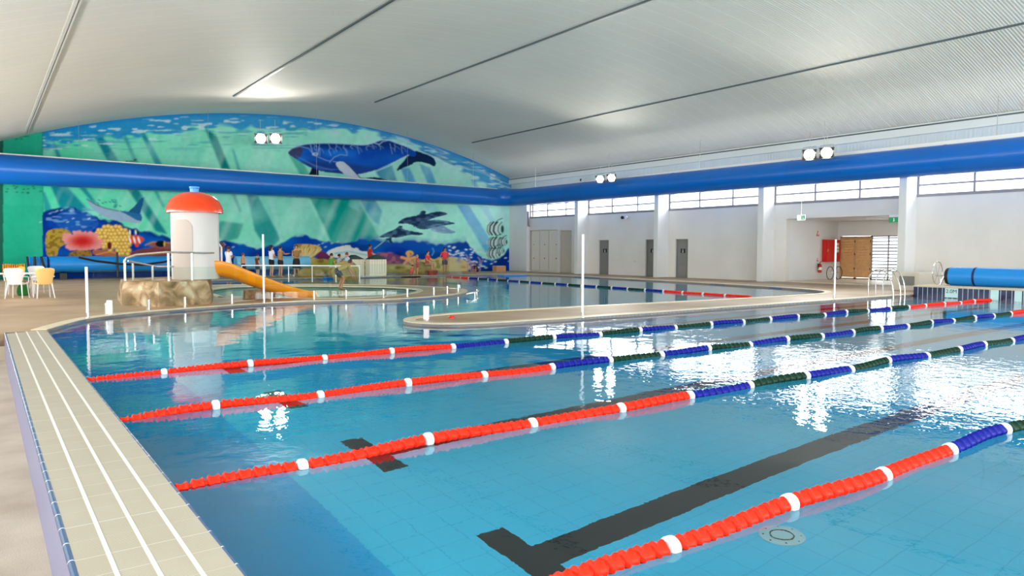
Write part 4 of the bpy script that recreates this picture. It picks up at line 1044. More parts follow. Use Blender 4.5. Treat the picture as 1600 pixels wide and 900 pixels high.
# ------------------------------------------------------------------ cover rollers
def roller(name, p0, p1, r, label, straps, m_=m_cover, ends=True):
    p0, p1 = Vector(p0), Vector(p1); d = (p1 - p0); L = d.length; root = empty(name, p0, math.atan2(d.y, d.x), label, 'cover roller')
    rings = []
    for k in range(41):
        x = L * k / 40; rr = r * (1 + .02 * math.sin(k * 1.3)); rings.append([(x, rr * math.cos(a) * (1 + .015 * math.sin(3 * a + k)), rr * math.sin(a)) for a in np.linspace(0, 2 * PI, 28, endpoint=False)])
    MB().loft(rings).build('rolled_cover', m_, root)
    for s in straps: MB().lathe([(r * 1.03, s - .035), (r * 1.04, s), (r * 1.03, s + .035)], n=28, axis='x').build('strap', m_navy, root)
    if ends:
        MB().lathe([(r * .3, -.16), (r * .9, -.12), (r * .93, -.02), (r * .93, .02)], n=24, axis='x').build('end_hub', m_black, root)
        mb = MB(); cz = -.02
        R_ = r * 1.25
        mb.tube([(-.45, R_ * math.cos(a), cz + .12 + R_ * math.sin(a)) for a in np.linspace(0, 2 * PI, 32, endpoint=False)], .016, n=8, close=True)
        for a in np.linspace(0, 2 * PI, 6, endpoint=False): mb.tube([(-.45, 0, cz + .05), (-.45, R_ * math.cos(a), cz + .12 + R_ * math.sin(a))], .008, n=6)
        mb.build('hand_wheel', m_steel, root)
        MB().tube([(-.5, 0, 0), (.1, 0, 0)], .03, n=10).build('axle', m_steel, root)
        mb = MB()
        for xx in (-.22, L + .1):
            mb.tube([(xx, 0, 0), (xx, -.3, -p0.z + .38)], .022, n=8); mb.tube([(xx, 0, 0), (xx, .3, -p0.z + .38)], .022, n=8)
        mb.build('stand', m_steel, root)
    return root


roller('cover_roller', (27.0, 10.95, .69), (27.0, -9.0, .69), .315, 'blue pool cover rolled up on the raised end wall by the white pier', (.78, 7, 13))
root = roller('cover_roller', (2.65, 41.4, .78), (9.6, 41.4, .78), .40, 'glossy blue cover roll lying along the mural under the corals', (), ends=False)
MB().tube([(1.2, -.5, .35), (1.9, -.55, .18), (3.0, -.6, .02), (4.0, -.6, -.03), (5.0, -.55, .1), (5.8, -.5, .35)], .05, n=8).tube([(2.85, -.55, .6), (2.85, -.6, -.7)], .05, n=8).tube([(5.6, -.5, .35), (5.4, -.6, -.7)], .05, n=8).tube([(6.8, -.5, .4), (6.0, -.6, -.65)], .05, n=8).build('roller_cradle', m_black, root)
roller('cover_roller', (11.4, 41.4, .78), (15.6, 41.4, .78), .38, 'pale blue cover roll standing behind the women in black skirts', (), mat('pale_cover', srgb(120, 200, 240), .3), ends=False)
root = roller('cover_roller', (1.75, 41.4, .78), (2.55, 41.4, .78), .38, 'short dark blue roll with black frames beside the plain green wall', (), ends=False)
MB().tube([(.0, -.5, .4), (.1, -.5, -.7)], .05, n=6).tube([(.3, -.5, .4), (.3, -.5, -.7)], .06, n=6).tube([(.55, -.5, .4), (.8, -.5, -.7)], .06, n=6).build('black_frame', m_black, root)

for k, x in enumerate((1.95, 3.2, 8.9, 11.9, 15.1)):
    o = MB().box(x - .15, x + .15, 41.1, 41.7, .05, .365).build('roll_support', m_black, bevel=.01); tag(o, 'black block carrying the cover rolls along the mural', 'support', 'blocks under the cover rolls')

# ------------------------------------------------------------------ rock platform, mushroom tower, slide, railing
def rockmesh(name, poly_, z0, z1, label, cat, m_=m_rock, amp=.035, parent=None):
    n = len(poly_); mb = MB(); rings = []
    dense = []
    for i in range(n):
        a, b_ = poly_[i], poly_[(i + 1) % n]
        for k in range(8): dense.append((a[0] + (b_[0] - a[0]) * k / 8, a[1] + (b_[1] - a[1]) * k / 8))
    cx_ = sum(q[0] for q in dense) / len(dense); cy_ = sum(q[1] for q in dense) / len(dense)
    for k in range(9):
        z = z0 + (z1 - z0) * k / 8; ins = 0.06 * (k / 8) ** 3
        ring = []
        for (x, y) in dense:
            dd_ = Vector((x - cx_, y - cy_)); nn = mnoise.noise(Vector((x * 1.7, y * 1.7, z * 2.2))) * amp * 2 + mnoise.noise(Vector((x * 5, y * 5, z * 5))) * amp * .7
            q = dd_ * (1 - ins + nn / max(dd_.length, .4)); ring.append((cx_ + q.x, cy_ + q.y, z))
        rings.append(ring)
    top_ = rings[-1]; rings.append([(cx_ + (x - cx_) * .7, cy_ + (y - cy_) * .7, z1 + .01) for x, y, z in top_])
    mb.loft(rings); o = mb.build(name, m_, parent, angle=60)
    if label: tag(o, label, cat)
    return o


rk = rockmesh('rock_platform', [(2.95, 21.3), (3.65, 20.25), (5.0, 20.6), (5.75, 23.4), (4.6, 24.4), (3.2, 23.6)], 0.03, .68, 'moulded rock platform under the white tower', 'rock')
TX, TY = 4.98, 22.1
tw = empty('mushroom_tower', (TX, TY, .69), 0, 'white round slide tower with an orange red dome roof', 'tower')
R_T = .64
MB().lathe([(R_T, 0), (R_T, 1.92), (R_T * .98, 1.94), (R_T * .9, 1.95)], n=48).build('tower_wall', m_tower, tw)
MB().lathe([(.70, 1.90), (.765, 1.89), (.765, 1.93), (.745, 2.05), (.66, 2.24), (.50, 2.38), (.28, 2.47), (.001, 2.50)], n=48).build('dome_roof', m_dome, tw, angle=60)
MB().lathe([(.12, 2.44), (.12, 2.58), (.14, 2.6), (.14, 2.64), (.001, 2.645)], n=20).build('dome_cap', mat('cap_blue', srgb(60, 150, 220), .3), tw)
# arched panel on the side that faces the viewer's left
aang = math.atan2(-TY, -TX); rings = []
for k in range(13):
    a = aang - .62 + 1.0 * (k - 6) / 12
    zt = 1.68 - (.10 * max(0, (k - 9)) ** 1.6 / 3.0)
    c_, s_ = math.cos(a), math.sin(a)
    rings.append([(c_ * R_T * .99, s_ * R_T * .99, .02), (c_ * (R_T + .022), s_ * (R_T + .022), .02), (c_ * (R_T + .022), s_ * (R_T + .022), zt), (c_ * R_T * .99, s_ * R_T * .99, zt)])
MB().loft(rings).build('arched_panel', m_towerpanel, tw)
# slide
sl = empty('water_slide', (5.4, 22.0, 0), 0, 'orange open slide running down from the tower into the paddling pool', 'slide')
path = smooth_line([(-.15, 0, .86), (.25, 0, .86), (.8, -.03, .66), (1.6, -.06, .38), (2.3, -.08, .14), (2.95, -.1, .02)], 0)
path = [(-.15, .0, .88), (.2, 0, .87), (.5, -.01, .80), (.9, -.03, .64), (1.3, -.04, .49), (1.7, -.06, .35), (2.1, -.07, .22), (2.5, -.08, .12), (2.95, -.1, .05)]
rings = []
for i, (x, y, z) in enumerate(path):
    hh = .32 - .17 * i / 8; wd = .36
    sec = [(-wd, hh), (-wd * .96, .06), (-wd * .7, -.02), (0, -.06), (wd * .7, -.02), (wd * .96, .06), (wd, hh), (wd + .05, hh), (wd + .05, hh - .05), (wd + .015, .02), (wd * .75, -.09), (0, -.13), (-wd * .75, -.09), (-wd - .015, .02), (-wd - .05, hh - .05), (-wd - .05, hh)]
    rings.append([(x, y + a, z + b_) for a, b_ in sec])
MB().loft(rings).build('slide_chute', m_orange, sl, angle=50)
for s in (-1, 1): MB().tube([(x, y + s * .385, z + (.32 - .17 * i / 8)) for i, (x, y, z) in enumerate(path)], .03, n=8).build('slide_rim', m_orange, sl)
MB().tube([(-.1, .36, 1.12), (-.1, .36, 1.5), (.05, .36, 1.72), (.28, .36, 1.72), (.36, .36, 1.6), (.36, .36, 1.1)], .028, n=8).build('grab_rail', m_whitepole, sl)
rockmesh('slide_rock', [(6.35, 22.1), (7.1, 22.0), (7.45, 22.35), (7.1, 22.75), (6.45, 22.75)], -.4, .30, 'brown rock block supporting the middle of the orange slide', 'rock', amp=.03)
# stainless railing on the platform
rl = empty('handrail', (0, 0, 0), 0, 'stainless handrail curving round the top of the rock platform', 'handrail')
posts = [(3.15, 21.55), (3.25, 21.95), (4.05, 20.65), (4.0, 21.9), (4.55, 21.2)]
h1 = 1.46
MB().tube([(3.05, 21.45, h1 - .28), (3.1, 21.45, h1 - .16), (3.3, 21.25, h1 - .07), (3.95, 20.75, h1), (4.9, 20.9, h1 - .02), (5.25, 21.2, h1 - .02)], .028, n=8).build('top_rail', m_steel, rl)
MB().tube([(3.15, 21.5, 1.22), (3.9, 21.9, 1.06), (4.3, 21.6, 1.06)], .022, n=8).build('lower_rail', m_steel, rl)
for (x, y, z) in ((3.07, 21.5, 1.26), (3.3, 21.75, 1.16), (4.0, 20.78, 1.46), (3.8, 21.85, 1.08), (4.6, 20.85, 1.44)): MB().tube([(x, y, .69), (x, y, z)], .03, n=8).build('rail_post', m_whitepole if z > 1.2 else m_steel, rl)

# ------------------------------------------------------------------ glass fence along the curved edge
inner_line = px((143, 494), (262, 482.5), (393, 473), (400, 472.5), (518, 467.5), (623, 464.8), (697, 460.5), (727, 455.5))
def offs(p_, q_, dist):
    t = (Vector(q_) - Vector(p_)).normalized(); n_ = Vector((-t.y, t.x)) * dist; return n_
GH = (1.03, 1.03, 1.02, 1.02, 1.05, 1.15, 1.25)
for i in range(7):
    a, b_ = Vector(inner_line[i]), Vector(inner_line[i + 1])
    if i == 2: continue
    n_ = offs(a, b_, .12); a = a + n_; b_ = b_ + n_; d = b_ - a; L = d.length
    gp = empty('glass_panel', (a.x, a.y, .05), math.atan2(d.y, d.x), ('frameless glass panel beside the short white post, first of the fence', 'glass panel crossing in front of the white tower and rock platform', '', 'glass panel in front of the lower end of the orange slide', 'glass panel in front of the bending person and white huts', 'glass panel before the starfish on the mural', 'last glass panel, at the rounded tip of the island')[i], 'glass panel', 'frameless glass fence panels round the paddling island')
    MB().box(.03, L - .03, -.006, .006, .08, GH[i]).build('pane', m_glass, gp, smooth=False)
    for s in (.22, .78): MB().tube([(L * s, 0, 0), (L * s, 0, .02)], .05, n=12).tube([(L * s, 0, 0), (L * s, 0, .26)], .033, n=10).build('spigot', m_steel, gp)
cr = empty('handrail', (0, 0, 0), 0, 'low curved steel rail standing in the water round the island tip', 'handrail')
q_ = px((700, 444), (718, 446.5), (735, 449), (745, 453), (748, 457), (742, 460), (730, 462.5))
MB().tube([(x, y, .12) for x, y in smooth_line(q_, 2)], .03, n=8).build('curved_rail', m_steel, cr)
for k in (1, 3, 5): MB().tube([(*q_[k], -.3), (*q_[k], .12)], .022, n=8).build('rail_post', m_steel, cr)
# rear railing behind the paddling pool
rrl = empty('handrail', (0, 0, 0), 0, 'long horizontal white rail beyond the paddling pool', 'handrail')
a, b_ = atz(378, 440, .05), atz(562, 441, .05)
MB().tube([(a.x, a.y, .8), (b_.x, b_.y, .8)], .03, n=8).build('top_rail', m_whitepole, rrl)
for k in range(6): q = a.lerp(b_, k / 5); MB().tube([(q.x, q.y, .04), (q.x, q.y, .8)], .025, n=8).build('rail_post', m_whitepole, rrl)

# tall flag poles and bollards
for (u_, v_, ytop, lb) in ((137, 497.5, 417, 'short white post at the end of the glass fence'), (412.5, 474, 366, 'tall white pole in front of the orange slide'), (910, 496, 366, 'tall white pole on the dividing walkway edge'), (1303.5, 468, 374, 'tall white pole in front of the red cabinet')):
    b0 = atz(u_, v_, .05); dist = (b0 - Vector((0, 0, .05))).length; tp = aty(u_ - 1.5, ytop, b0.y).z
    pl = empty('flag_pole', (b0.x, b0.y, .05), 0, lb, 'pole')
    MB().tube([(0, 0, 0), (0, 0, tp - .05)], .028, n=12).build('pole_shaft', m_whitepole, pl)
    MB().lathe([(.06, 0), (.06, .015), (.035, .02), (.035, .12)], n=16).build('pole_base', m_steel, pl)
for (u_, v_, hh, lb) in ((171.5, 492, .33, 'short thick white bollard at the pool edge left of the rock'), (666, 500, .30, 'white bollard on the rounded tip of the dividing walkway')):
    b0 = atz(u_, v_, .05); o = MB().lathe([(.062, 0), (.062, hh - .02), (.055, hh), (.001, hh + .004)], n=18).build('bollard', m_whitepole, loc=(b0.x, b0.y, .05)); tag(o, lb, 'bollard')
    MB().lathe([(.07, 0), (.07, .02)], n=18).build('base_ring', m_steel, o)
b0 = atz(706, 497, .05); o = MB().lathe([(.07, 0), (.07, .03), (.05, .05), (.001, .052)], n=12).build('drain_cap', m_redbox, loc=(b0.x, b0.y, .05)); tag(o, 'small rusty red cap on the tip of the dividing walkway', 'cap')

# pool ladder
ld = empty('pool_ladder', (24.55, 11.9, .05), 0, 'curved stainless grab rails of the pool ladder by the raised end wall', 'ladder')
for dx in (-.25, .25):
    MB().tube(smooth_line([(dx, .55, 0), (dx, .55, .5), (dx, .45, .78), (dx, .25, .9), (dx, .0, .82), (dx, -.2, .55), (dx, -.3, .2), (dx, -.3, -.9)], 2), .022, n=8).build('grab_rail', m_steel, ld)
for z in (-.3, -.6, -.85): MB().box(-.25, .25, -.34, -.26, z, z + .03).build('tread', m_steel, ld)
MB().tube(smooth_line([(.75, .55, 0), (.75, .55, .5), (.75, .4, .8), (.75, .2, .9), (.75, -.05, .75), (.75, -.2, .3), (.75, -.2, -.3)], 2), .022, n=8).build('grab_rail', m_steel, ld)

# ------------------------------------------------------------------ white huts, boulders, tub, carton
m_hut = mat('hut_white', srgb(240, 234, 214), .5)
for k, u_ in enumerate((556, 591)):
    q = atz(u_, 431, .05); ht = empty('play_hut', (q.x, q.y + .3, .05), 0, ('small white slatted hut with dark gable right behind the seated group', 'small white slatted hut in front of the man in the red shirt')[k], 'hut', 'white play huts under the mural')
    mb = MB()
    for j in range(7): mb.box(-.52 + j * .155, -.52 + j * .155 + .12, -.3, -.26, .1, .95)
    mb.box(-.52, .53, -.26, .3, 0, .95); mb.build('slatted_body', m_hut, ht, smooth=False)
    MB().add([(-.55, -.32, .95), (.56, -.32, .95), (0, -.32, 1.2), (-.55, .32, .95), (.56, .32, .95), (0, .32, 1.2)], [(0, 1, 2), (5, 4, 3), (0, 3, 4, 1), (1, 4, 5, 2), (2, 5, 3, 0)]).build('gable_roof', mat('gable_dark', srgb(30, 58, 54), .6), ht, smooth=False)
q = atz(546, 440, .0)
m_boul = mat('khaki_rock', srgb(160, 138, 70), .8, noise=.25, nscale=3, bump=.5, bscale=6)


def boulder(c, rx, ry, rz, label):
    mb = MB().ball((0, 0, 0), rx, ry, rz, n=28); mb.v = [tuple(Vector(v_) * (1 + .13 * mnoise.noise(Vector(v_) * 2.2 + Vector(c)))) for v_ in mb.v]
    o = mb.build('boulder', m_boul, loc=c, angle=80); return tag(o, label, 'rock')


boulder((q.x + .45, q.y + 1.5, .35), .75, .6, .62, 'rounded khaki boulder right behind the bending person')
q = atz(490, 433, .05); boulder((q.x - .3, 37.5, .22), .7, .45, .4, 'low yellowish boulder on the rear deck left of the seated group')
q = Vector((ux(665, 38.0), 37.9, .05)); boulder((q.x, 38.3, .32), .8, .5, .5, 'tan boulder seat under the person in a coral red top')
q = atz(695, 431.5, .05); tb = MB().lathe([(.22, 0), (.27, .02), (.32, .26), (.34, .27), (.34, .3), (.30, .3), (.25, .05), (.001, .04)], n=24).build('tub', mat('tub_red', srgb(150, 52, 36), .5), loc=(q.x + .02, 36.85, .05)); tag(tb, 'round red brown tub before the woman in the red top', 'tub')
q = atz(776, 424.5, .05); ct = MB().box(-.4, .4, -.25, .25, 0, .42).build('carton', mat('carton_tan', srgb(196, 150, 116), .6), bevel=.01, loc=(q.x, q.y - .3, .05)); tag(ct, 'small tan carton at the foot of the mural under the striped fish', 'box')
MB().box(-.41, .41, -.03, .03, .405, .425).build('tape', m_shade, ct, smooth=False)
q = atz(502, 433.5, .05); o = MB().box(-.9, .9, -.3, .3, 0, .1).build('swim_mat', m_cover, bevel=.03, loc=(q.x + .6, q.y - 1.2, 0.0)); tag(o, 'blue swim mat floating in front of the yellowish boulder', 'mat')

# ------------------------------------------------------------------ plastic chairs and table
def chair_mesh(m_seat, m_leg, label, loc, rz, group='plastic chairs round the cafe table'):
    t = empty('plastic_chair', loc, rz, label, 'chair', group)      # faces +Y
    MB().loft([[(x * w_, y, z + dz) for x, dz in ((-1, .03), (-.5, 0), (.5, 0), (1, .03), (1, .0), (.5, -.025), (-.5, -.025), (-1, .0))] for (y, w_, z) in ((-.22, .2, .44), (-.1, .23, .43), (.1, .24, .44), (.22, .23, .45), (.25, .21, .43))]).build('seat', m_seat, t)
    rings = []
    for (z, w_, y, b_) in ((.43, .19, -.2, .0), (.52, .205, -.235, .03), (.65, .225, -.27, .045), (.78, .25, -.30, .05), (.86, .255, -.32, .045), (.90, .22, -.33, .04), (.915, .14, -.333, .03)):
        rings.append([(x * w_, y + b_ * (x * x) + o_, z) for x, o_ in [(-1, 0), (-.6, 0), (0, 0), (.6, 0), (1, 0), (.9, -.018), (.5, -.02), (0, -.02), (-.5, -.02), (-.9, -.018)]])
    MB().loft(rings).build('backrest', m_seat, t, angle=60)
    for sx in (-1, 1):
        MB().tube([(sx * .19, .2, .43), (sx * .22, .24, 0)], [.022, .014], n=8).build('leg', m_leg, t)
        MB().tube([(sx * .18, -.2, .44), (sx * .23, -.3, 0)], [.022, .014], n=8).build('leg', m_leg, t)
        MB().tube([(sx * .23, -.27, .66), (sx * .27, -.1, .65), (sx * .265, .12, .63), (sx * .22, .22, .45)], .016, n=8).build('armrest', m_leg, t)
    return t


chair_mesh(m_yellowchair, m_whitechair, 'pale yellow plastic chair with white legs turned away from the viewer', (1.5, 26.0, .05), math.radians(8))
chair_mesh(m_whitechair, m_whitechair, 'white plastic chair with its back to the viewer, beside the yellow one', (.86, 26.3, .05), math.radians(-22))
ty_ = chair_mesh(mat('chair_orange', srgb(238, 176, 40), .5), m_whitechair, 'orange yellow chair across the table draped with a tiger striped towel', (.85, 28.3, .05), math.radians(168))
chair_mesh(m_whitechair, m_whitechair, 'white plastic chair across the table beside the striped towel', (1.55, 28.7, .05), math.radians(196))
chair_mesh(m_whitechair, m_whitechair, 'white plastic chair at the edge of the group holding a pink bag', (-.35, 26.9, .05), math.radians(-70))
# towel
m_tig, nt, N, Lk, p = node_mat('tiger_stripe_cloth'); p.inputs['Roughness'].default_value = .9
tc = N.new('ShaderNodeTexCoord'); wv = N.new('ShaderNodeTexWave'); wv.inputs['Scale'].default_value = 6; wv.inputs['Distortion'].default_value = 5; Lk.new(tc.outputs['Object'], wv.inputs['Vector'])
rp = N.new('ShaderNodeValToRGB'); rp.color_ramp.interpolation = 'CONSTANT'; rp.color_ramp.elements[0].color = srgb(40, 20, 12); rp.color_ramp.elements[1].position = .42; rp.color_ramp.elements[1].color = srgb(236, 150, 30); Lk.new(wv.outputs['Fac'], rp.inputs[0]); Lk.new(rp.outputs[0], p.inputs['Base Color'])
tow = MB(); rings = []
for k in range(10):
    a = k / 9; z = .97 - abs(a - .45) * .75; y = (a - .45) * .12
    rings.append([(x, y + dy + .01 * math.sin(x * 20), z + .012 * math.sin(x * 14 + k)) for x, dy in ([(-.3 + .06 * j, 0) for j in range(11)] + [(.3 - .06 * j, -.012) for j in range(11)])])
tow.loft(rings); o = tow.build('towel', m_tig, loc=(.85, 28.62, .07)); tag(o, 'tiger striped towel hanging over the orange yellow chair', 'towel')
tbl = empty('cafe_table', (.75, 27.25, .05), 0, 'white plastic cafe table among the chairs by the green wall', 'table')
MB().box(-.85, .62, -.4, .4, .70, .735).build('table_top', m_whitechair, tbl, bevel=.012)
for sx in (-.75, .52):
    for sy in (-.32, .32): MB().tube([(sx, sy, .70), (sx * 1.03, sy * 1.05, 0)], .025, n=8).build('leg', m_whitechair, tbl)
bg_ = MB().loft([[(x * s_, y * s_, z) for x, y in ((-.16, -.1), (.16, -.1), (.16, .1), (-.16, .1))] for z, s_ in ((0, .9), (.1, 1.1), (.25, 1.0), (.34, .7))]).build('beach_bag', mat('bag_green', srgb(20, 120, 50), .7), bevel=.02, loc=(1.05, 27.6, .05)); tag(bg_, 'green beach bag on the deck under the cafe table', 'bag')
MB().tube([(-.08, 0, .32), (-.06, 0, .45), (.06, 0, .45), (.08, 0, .32)], .01, n=6).build('bag_handle', m_black, bg_)
bg_ = MB().ball((0, 0, .12), .17, .13, .12, n=12).build('beach_bag', mat('bag_pink', srgb(214, 24, 90), .7), loc=(.25, 27.9, .45 - .2)); 
tag(bg_, 'bright pink bag lying on a white chair seat beside the cafe table', 'bag'); bg_.location = (-.35, 26.9, .49)
MB().tube([(-.08, 0, .2), (0, 0, .3), (.08, 0, .2)], .01, n=6).build('bag_handle', m_black, bg_)

# ------------------------------------------------------------------ people
def skin_mesh(name, J, E, R, m_, parent, root=0, sub=1):
    me = bpy.data.meshes.new(name); me.from_pydata([tuple(j) for j in J], E, []); o = bpy.data.objects.new(name, me); col.objects.link(o)
    md = o.modifiers.new('s', 'SKIN'); md.use_smooth_shade = True
    if not me.skin_vertices: me.skin_vertices.new()
    sv = me.skin_vertices[0].data
    for i, r in enumerate(R): sv[i].radius = (r, r) if not isinstance(r, tuple) else r
    sv[root].use_root = True
    if sub: s2 = o.modifiers.new('u', 'SUBSURF'); s2.levels = sub; s2.render_levels = sub
    me2 = bpy.data.meshes.new_from_object(o.evaluated_get(bpy.context.evaluated_depsgraph_get()))
    bpy.data.objects.remove(o); bpy.data.meshes.remove(me)
    me2.materials.clear(); me2.materials.append(m_); me2.polygons.foreach_set('use_smooth', [True] * len(me2.polygons))
    o = bpy.data.objects.new(name, me2); col.objects.link(o); o.parent = parent
    return o


def skincol(k): return mat('skin_%d' % k, (srgb(214, 160, 128), srgb(186, 124, 90), srgb(150, 96, 66))[k], .5)


def person(loc, face, label, h=1.65, pose='stand', arms='down', top=None, bottom=None, skirt=False, hair=(40, 26, 18), hairlen=.1, sk=0, child=False, lean=0.0, seat=.42, dress=False):
    """figure built facing +Y, feet at z = 0, scaled to height h"""
    s = h / 1.70; root = empty('person', loc, face, label, 'person')
    V3 = lambda x, y, z: Vector((x * s, y * s, z * s))
    hz = {'stand': .93, 'sit': seat / s + .06, 'crouch': .36, 'bend': .80}[pose]
    ln = {'stand': lean, 'sit': .1 + lean, 'crouch': .5, 'bend': 1.15}[pose]
    pel = V3(0, {'stand': 0, 'sit': -.05, 'crouch': -.22, 'bend': -.18}[pose], hz)
    ud = Vector((0, math.sin(ln), math.cos(ln)))
    up = lambda d: pel + ud * d * s
    wst, chs, nck = up(.16), up(.38), up(.53)
    hb = nck + Vector((0, math.sin(ln * .6) * .06, math.cos(ln * .6) * .06)) * s
    hm = hb + Vector((0, .015 + math.sin(ln * .5) * .08, math.cos(ln * .5) * .075)) * s; ht = hm + Vector((0, .0 + math.sin(ln * .5) * .1, math.cos(ln * .5) * .105)) * s
    J = [pel, wst, chs, nck, hb, hm, ht]; E = [(0, 1), (1, 2), (2, 3), (3, 4), (4, 5), (5, 6)]
    R = [(.135 * s, .10 * s), (.115 * s, .085 * s), (.135 * s, .10 * s), .052 * s, .05 * s, .082 * s, .07 * s]
    def addj(p_, r, par): J.append(p_); R.append(r); E.append((par, len(J) - 1)); return len(J) - 1
    addj(hm + Vector((0, .098, -.01)) * s, .013 * s, 5)       # nose
    hips, knees, feet, hands = [], [], [], []
    for sx in (-1, 1):
        hp = pel + V3(sx * .09, 0, -.05)
        if pose == 'stand': kn, an = V3(sx * .10, .03, .49), V3(sx * .10, -.02, .08)
        elif pose == 'sit': kn, an = V3(sx * .12, .38, hz - .02), V3(sx * .12, .40, .08)
        elif pose == 'crouch': kn, an = V3(sx * .15, .20, .46), V3(sx * .12, .0, .08)
        else: kn, an = V3(sx * .13, .06, .46), V3(sx * .14, -.06, .08)
        a = addj(hp, .088 * s, 0); b_ = addj(hp.lerp(kn, .5), .072 * s, a); c_ = addj(kn, .054 * s, b_); d = addj(kn.lerp(an, .35), .052 * s, c_); e_ = addj(an, .036 * s, d)
        f_ = addj(an + V3(0, .06, -.045), .036 * s, e_); addj(an + V3(0, .16, -.052), .026 * s, f_)
        hips.append(hp); knees.append(kn); feet.append(an)
        sh = nck + Vector((sx * .165, 0, 0)) * s - ud * .055 * s
        el, wr = {'down': (Vector((sx * .215, -.03, -.28)), Vector((sx * .225, .05, -.52))), 'crossed': (Vector((sx * .20, .06, -.27)), Vector((-sx * .06, .21, -.20))),
                  'reach': (Vector((sx * .18, .22, -.14)), Vector((sx * .12, .46, -.10))), 'hips': (Vector((sx * .31, -.06, -.24)), Vector((sx * .16, .04, -.42))),
                  'lap': (Vector((sx * .22, .08, -.27)), Vector((sx * .09, .30, -.34))), 'ground': (Vector((sx * .18, .16, -.24)), Vector((sx * .14, .26, -.48)))}[arms]
        base_ = nck - ud * .055 * s; el = base_ + el * s; wr = base_ + wr * s
        a = addj(sh, .058 * s, 3); b_ = addj(sh.lerp(el, .5), .046 * s, a); c_ = addj(el, .038 * s, b_); d = addj(wr, .026 * s, c_)
        fd = (wr - el).normalized(); sd = fd.cross(Vector((0, 0, 1))); sd = sd.normalized() if sd.length > .2 else Vector((0, 1, 0))
        pm = addj(wr + fd * .05 * s, .030 * s, d)
        for k in range(4):
            o1 = wr + fd * .095 * s + sd * (k - 1.5) * .021 * s; a1 = addj(o1, .0095 * s, pm); addj(o1 + (fd * (.045 + .012 * (k in (1, 2))) + Vector((0, 0, -.012))) * s, .008 * s, a1)
        a1 = addj(wr + (fd * .04 + sd * -.045) * s, .011 * s, pm); addj(wr + (fd * .075 + sd * -.06) * s, .009 * s, a1); hands.append(wr)
    bd = skin_mesh('body', J, E, R, skincol(sk), root)
    # face
    for sx in (-1, 1): MB().ball(hm + Vector((sx * .032, .083, .02)) * s, .011 * s, n=8).build('eye', m_black, bd)
    MB().ball(hm + Vector((0, .08, -.045)) * s, .022 * s, .008 * s, .006 * s, n=8).build('mouth', mat('lip', srgb(160, 70, 66), .5), bd)
    for sx in (-1, 1): MB().ball(hm + Vector((sx * .088, 0, 0)) * s, .012 * s, .02 * s, .03 * s, n=8).build('ear', skincol(sk), bd)
    hc = mat('hair_%d_%d' % (hair[0], hair[1]), srgb(*hair), .6)
    rings = []
    for i in range(10):
        t_ = i / 9; th = t_ * (PI * .62); rr = .108 * math.sin(th) + .002; zz = .115 * math.cos(th) + .03
        rings.append([hm + Vector((rr * math.cos(a) * .95, rr * math.sin(a) * (1.0 if math.sin(a) < 0 else (1.0 if i < 5 else .55)) - .02, zz)) * s for a in np.linspace(0, 2 * PI, 18, endpoint=False)])
    MB().loft(rings).build('hair', hc, bd)
    if hairlen > .12: MB().tube([hm + Vector((0, -.06, .03)) * s, hm + Vector((0, -.1, -.08)) * s, hm + Vector((0, -.1, -hairlen)) * s], [.085 * s, .08 * s, .03 * s], n=12).build('long_hair', hc, bd)
    # clothes
    def shell(c, ax, rx, ry):   # elliptical ring round a body axis
        fw = Vector((0, ax.z, -ax.y)).normalized(); return [c + Vector((1, 0, 0)) * rx * s * math.cos(a) + fw * ry * s * math.sin(a) for a in np.linspace(0, 2 * PI, 20, endpoint=False)]
    if top is not None:
        mt_ = mat('top_%d_%d_%d' % top, srgb(*top), .7)
        MB().loft([shell(up(-.03), ud, .165, .125), shell(up(.15), ud, .145, .112), shell(up(.34), ud, .172, .132), shell(up(.45), ud, .175, .105), shell(up(.515), ud, .10, .075)]).build('top', mt_, root)
        if not (child and arms == 'none'):
            for i, sx in enumerate((-1, 1)):
                sh = nck + Vector((sx * .15, 0, 0)) * s - ud * .05 * s; vi = [k for k, j in enumerate(J) if (j - (nck + Vector((sx * .165, 0, 0)) * s - ud * .055 * s)).length < 1e-4][0]
                MB().tube([sh, J[vi], J[vi + 1]], [.07 * s, .07 * s, .062 * s], n=10).build('sleeve', mt_, root)
    if bottom is not None:
        mb_ = mat('bottom_%d_%d_%d' % bottom, srgb(*bottom), .7)
        if (skirt or dress) and pose == 'stand':
            MB().loft([shell(up(.10), ud, .135, .112), shell(up(-.04), ud, .18, .145), shell(pel - V3(0, 0, .25), Vector((0, 0, 1)), .20, .16), shell(pel - V3(0, 0, .45), Vector((0, 0, 1)), .23, .19)]).build('skirt', mb_, root)
        else:
            MB().loft([shell(up(.10), ud, .14, .112), shell(up(-.03), ud, .17, .13), shell(pel - V3(0, 0, .08), Vector((0, 0, 1)), .15, .12)]).build('shorts', mb_, root)
            for i in (0, 1):
                m1 = hips[i].lerp(knees[i], .62); MB().tube([hips[i], hips[i].lerp(knees[i], .4), m1], [.108 * s, .098 * s, .088 * s], n=12).build('short_leg', mb_, root)
    return root


def ground(u_, v_, z=.05): q = atz(u_, v_, z); return (q.x, q.y, z)


def east(deg): return math.radians(deg)      # rotation of the +Y facing figure



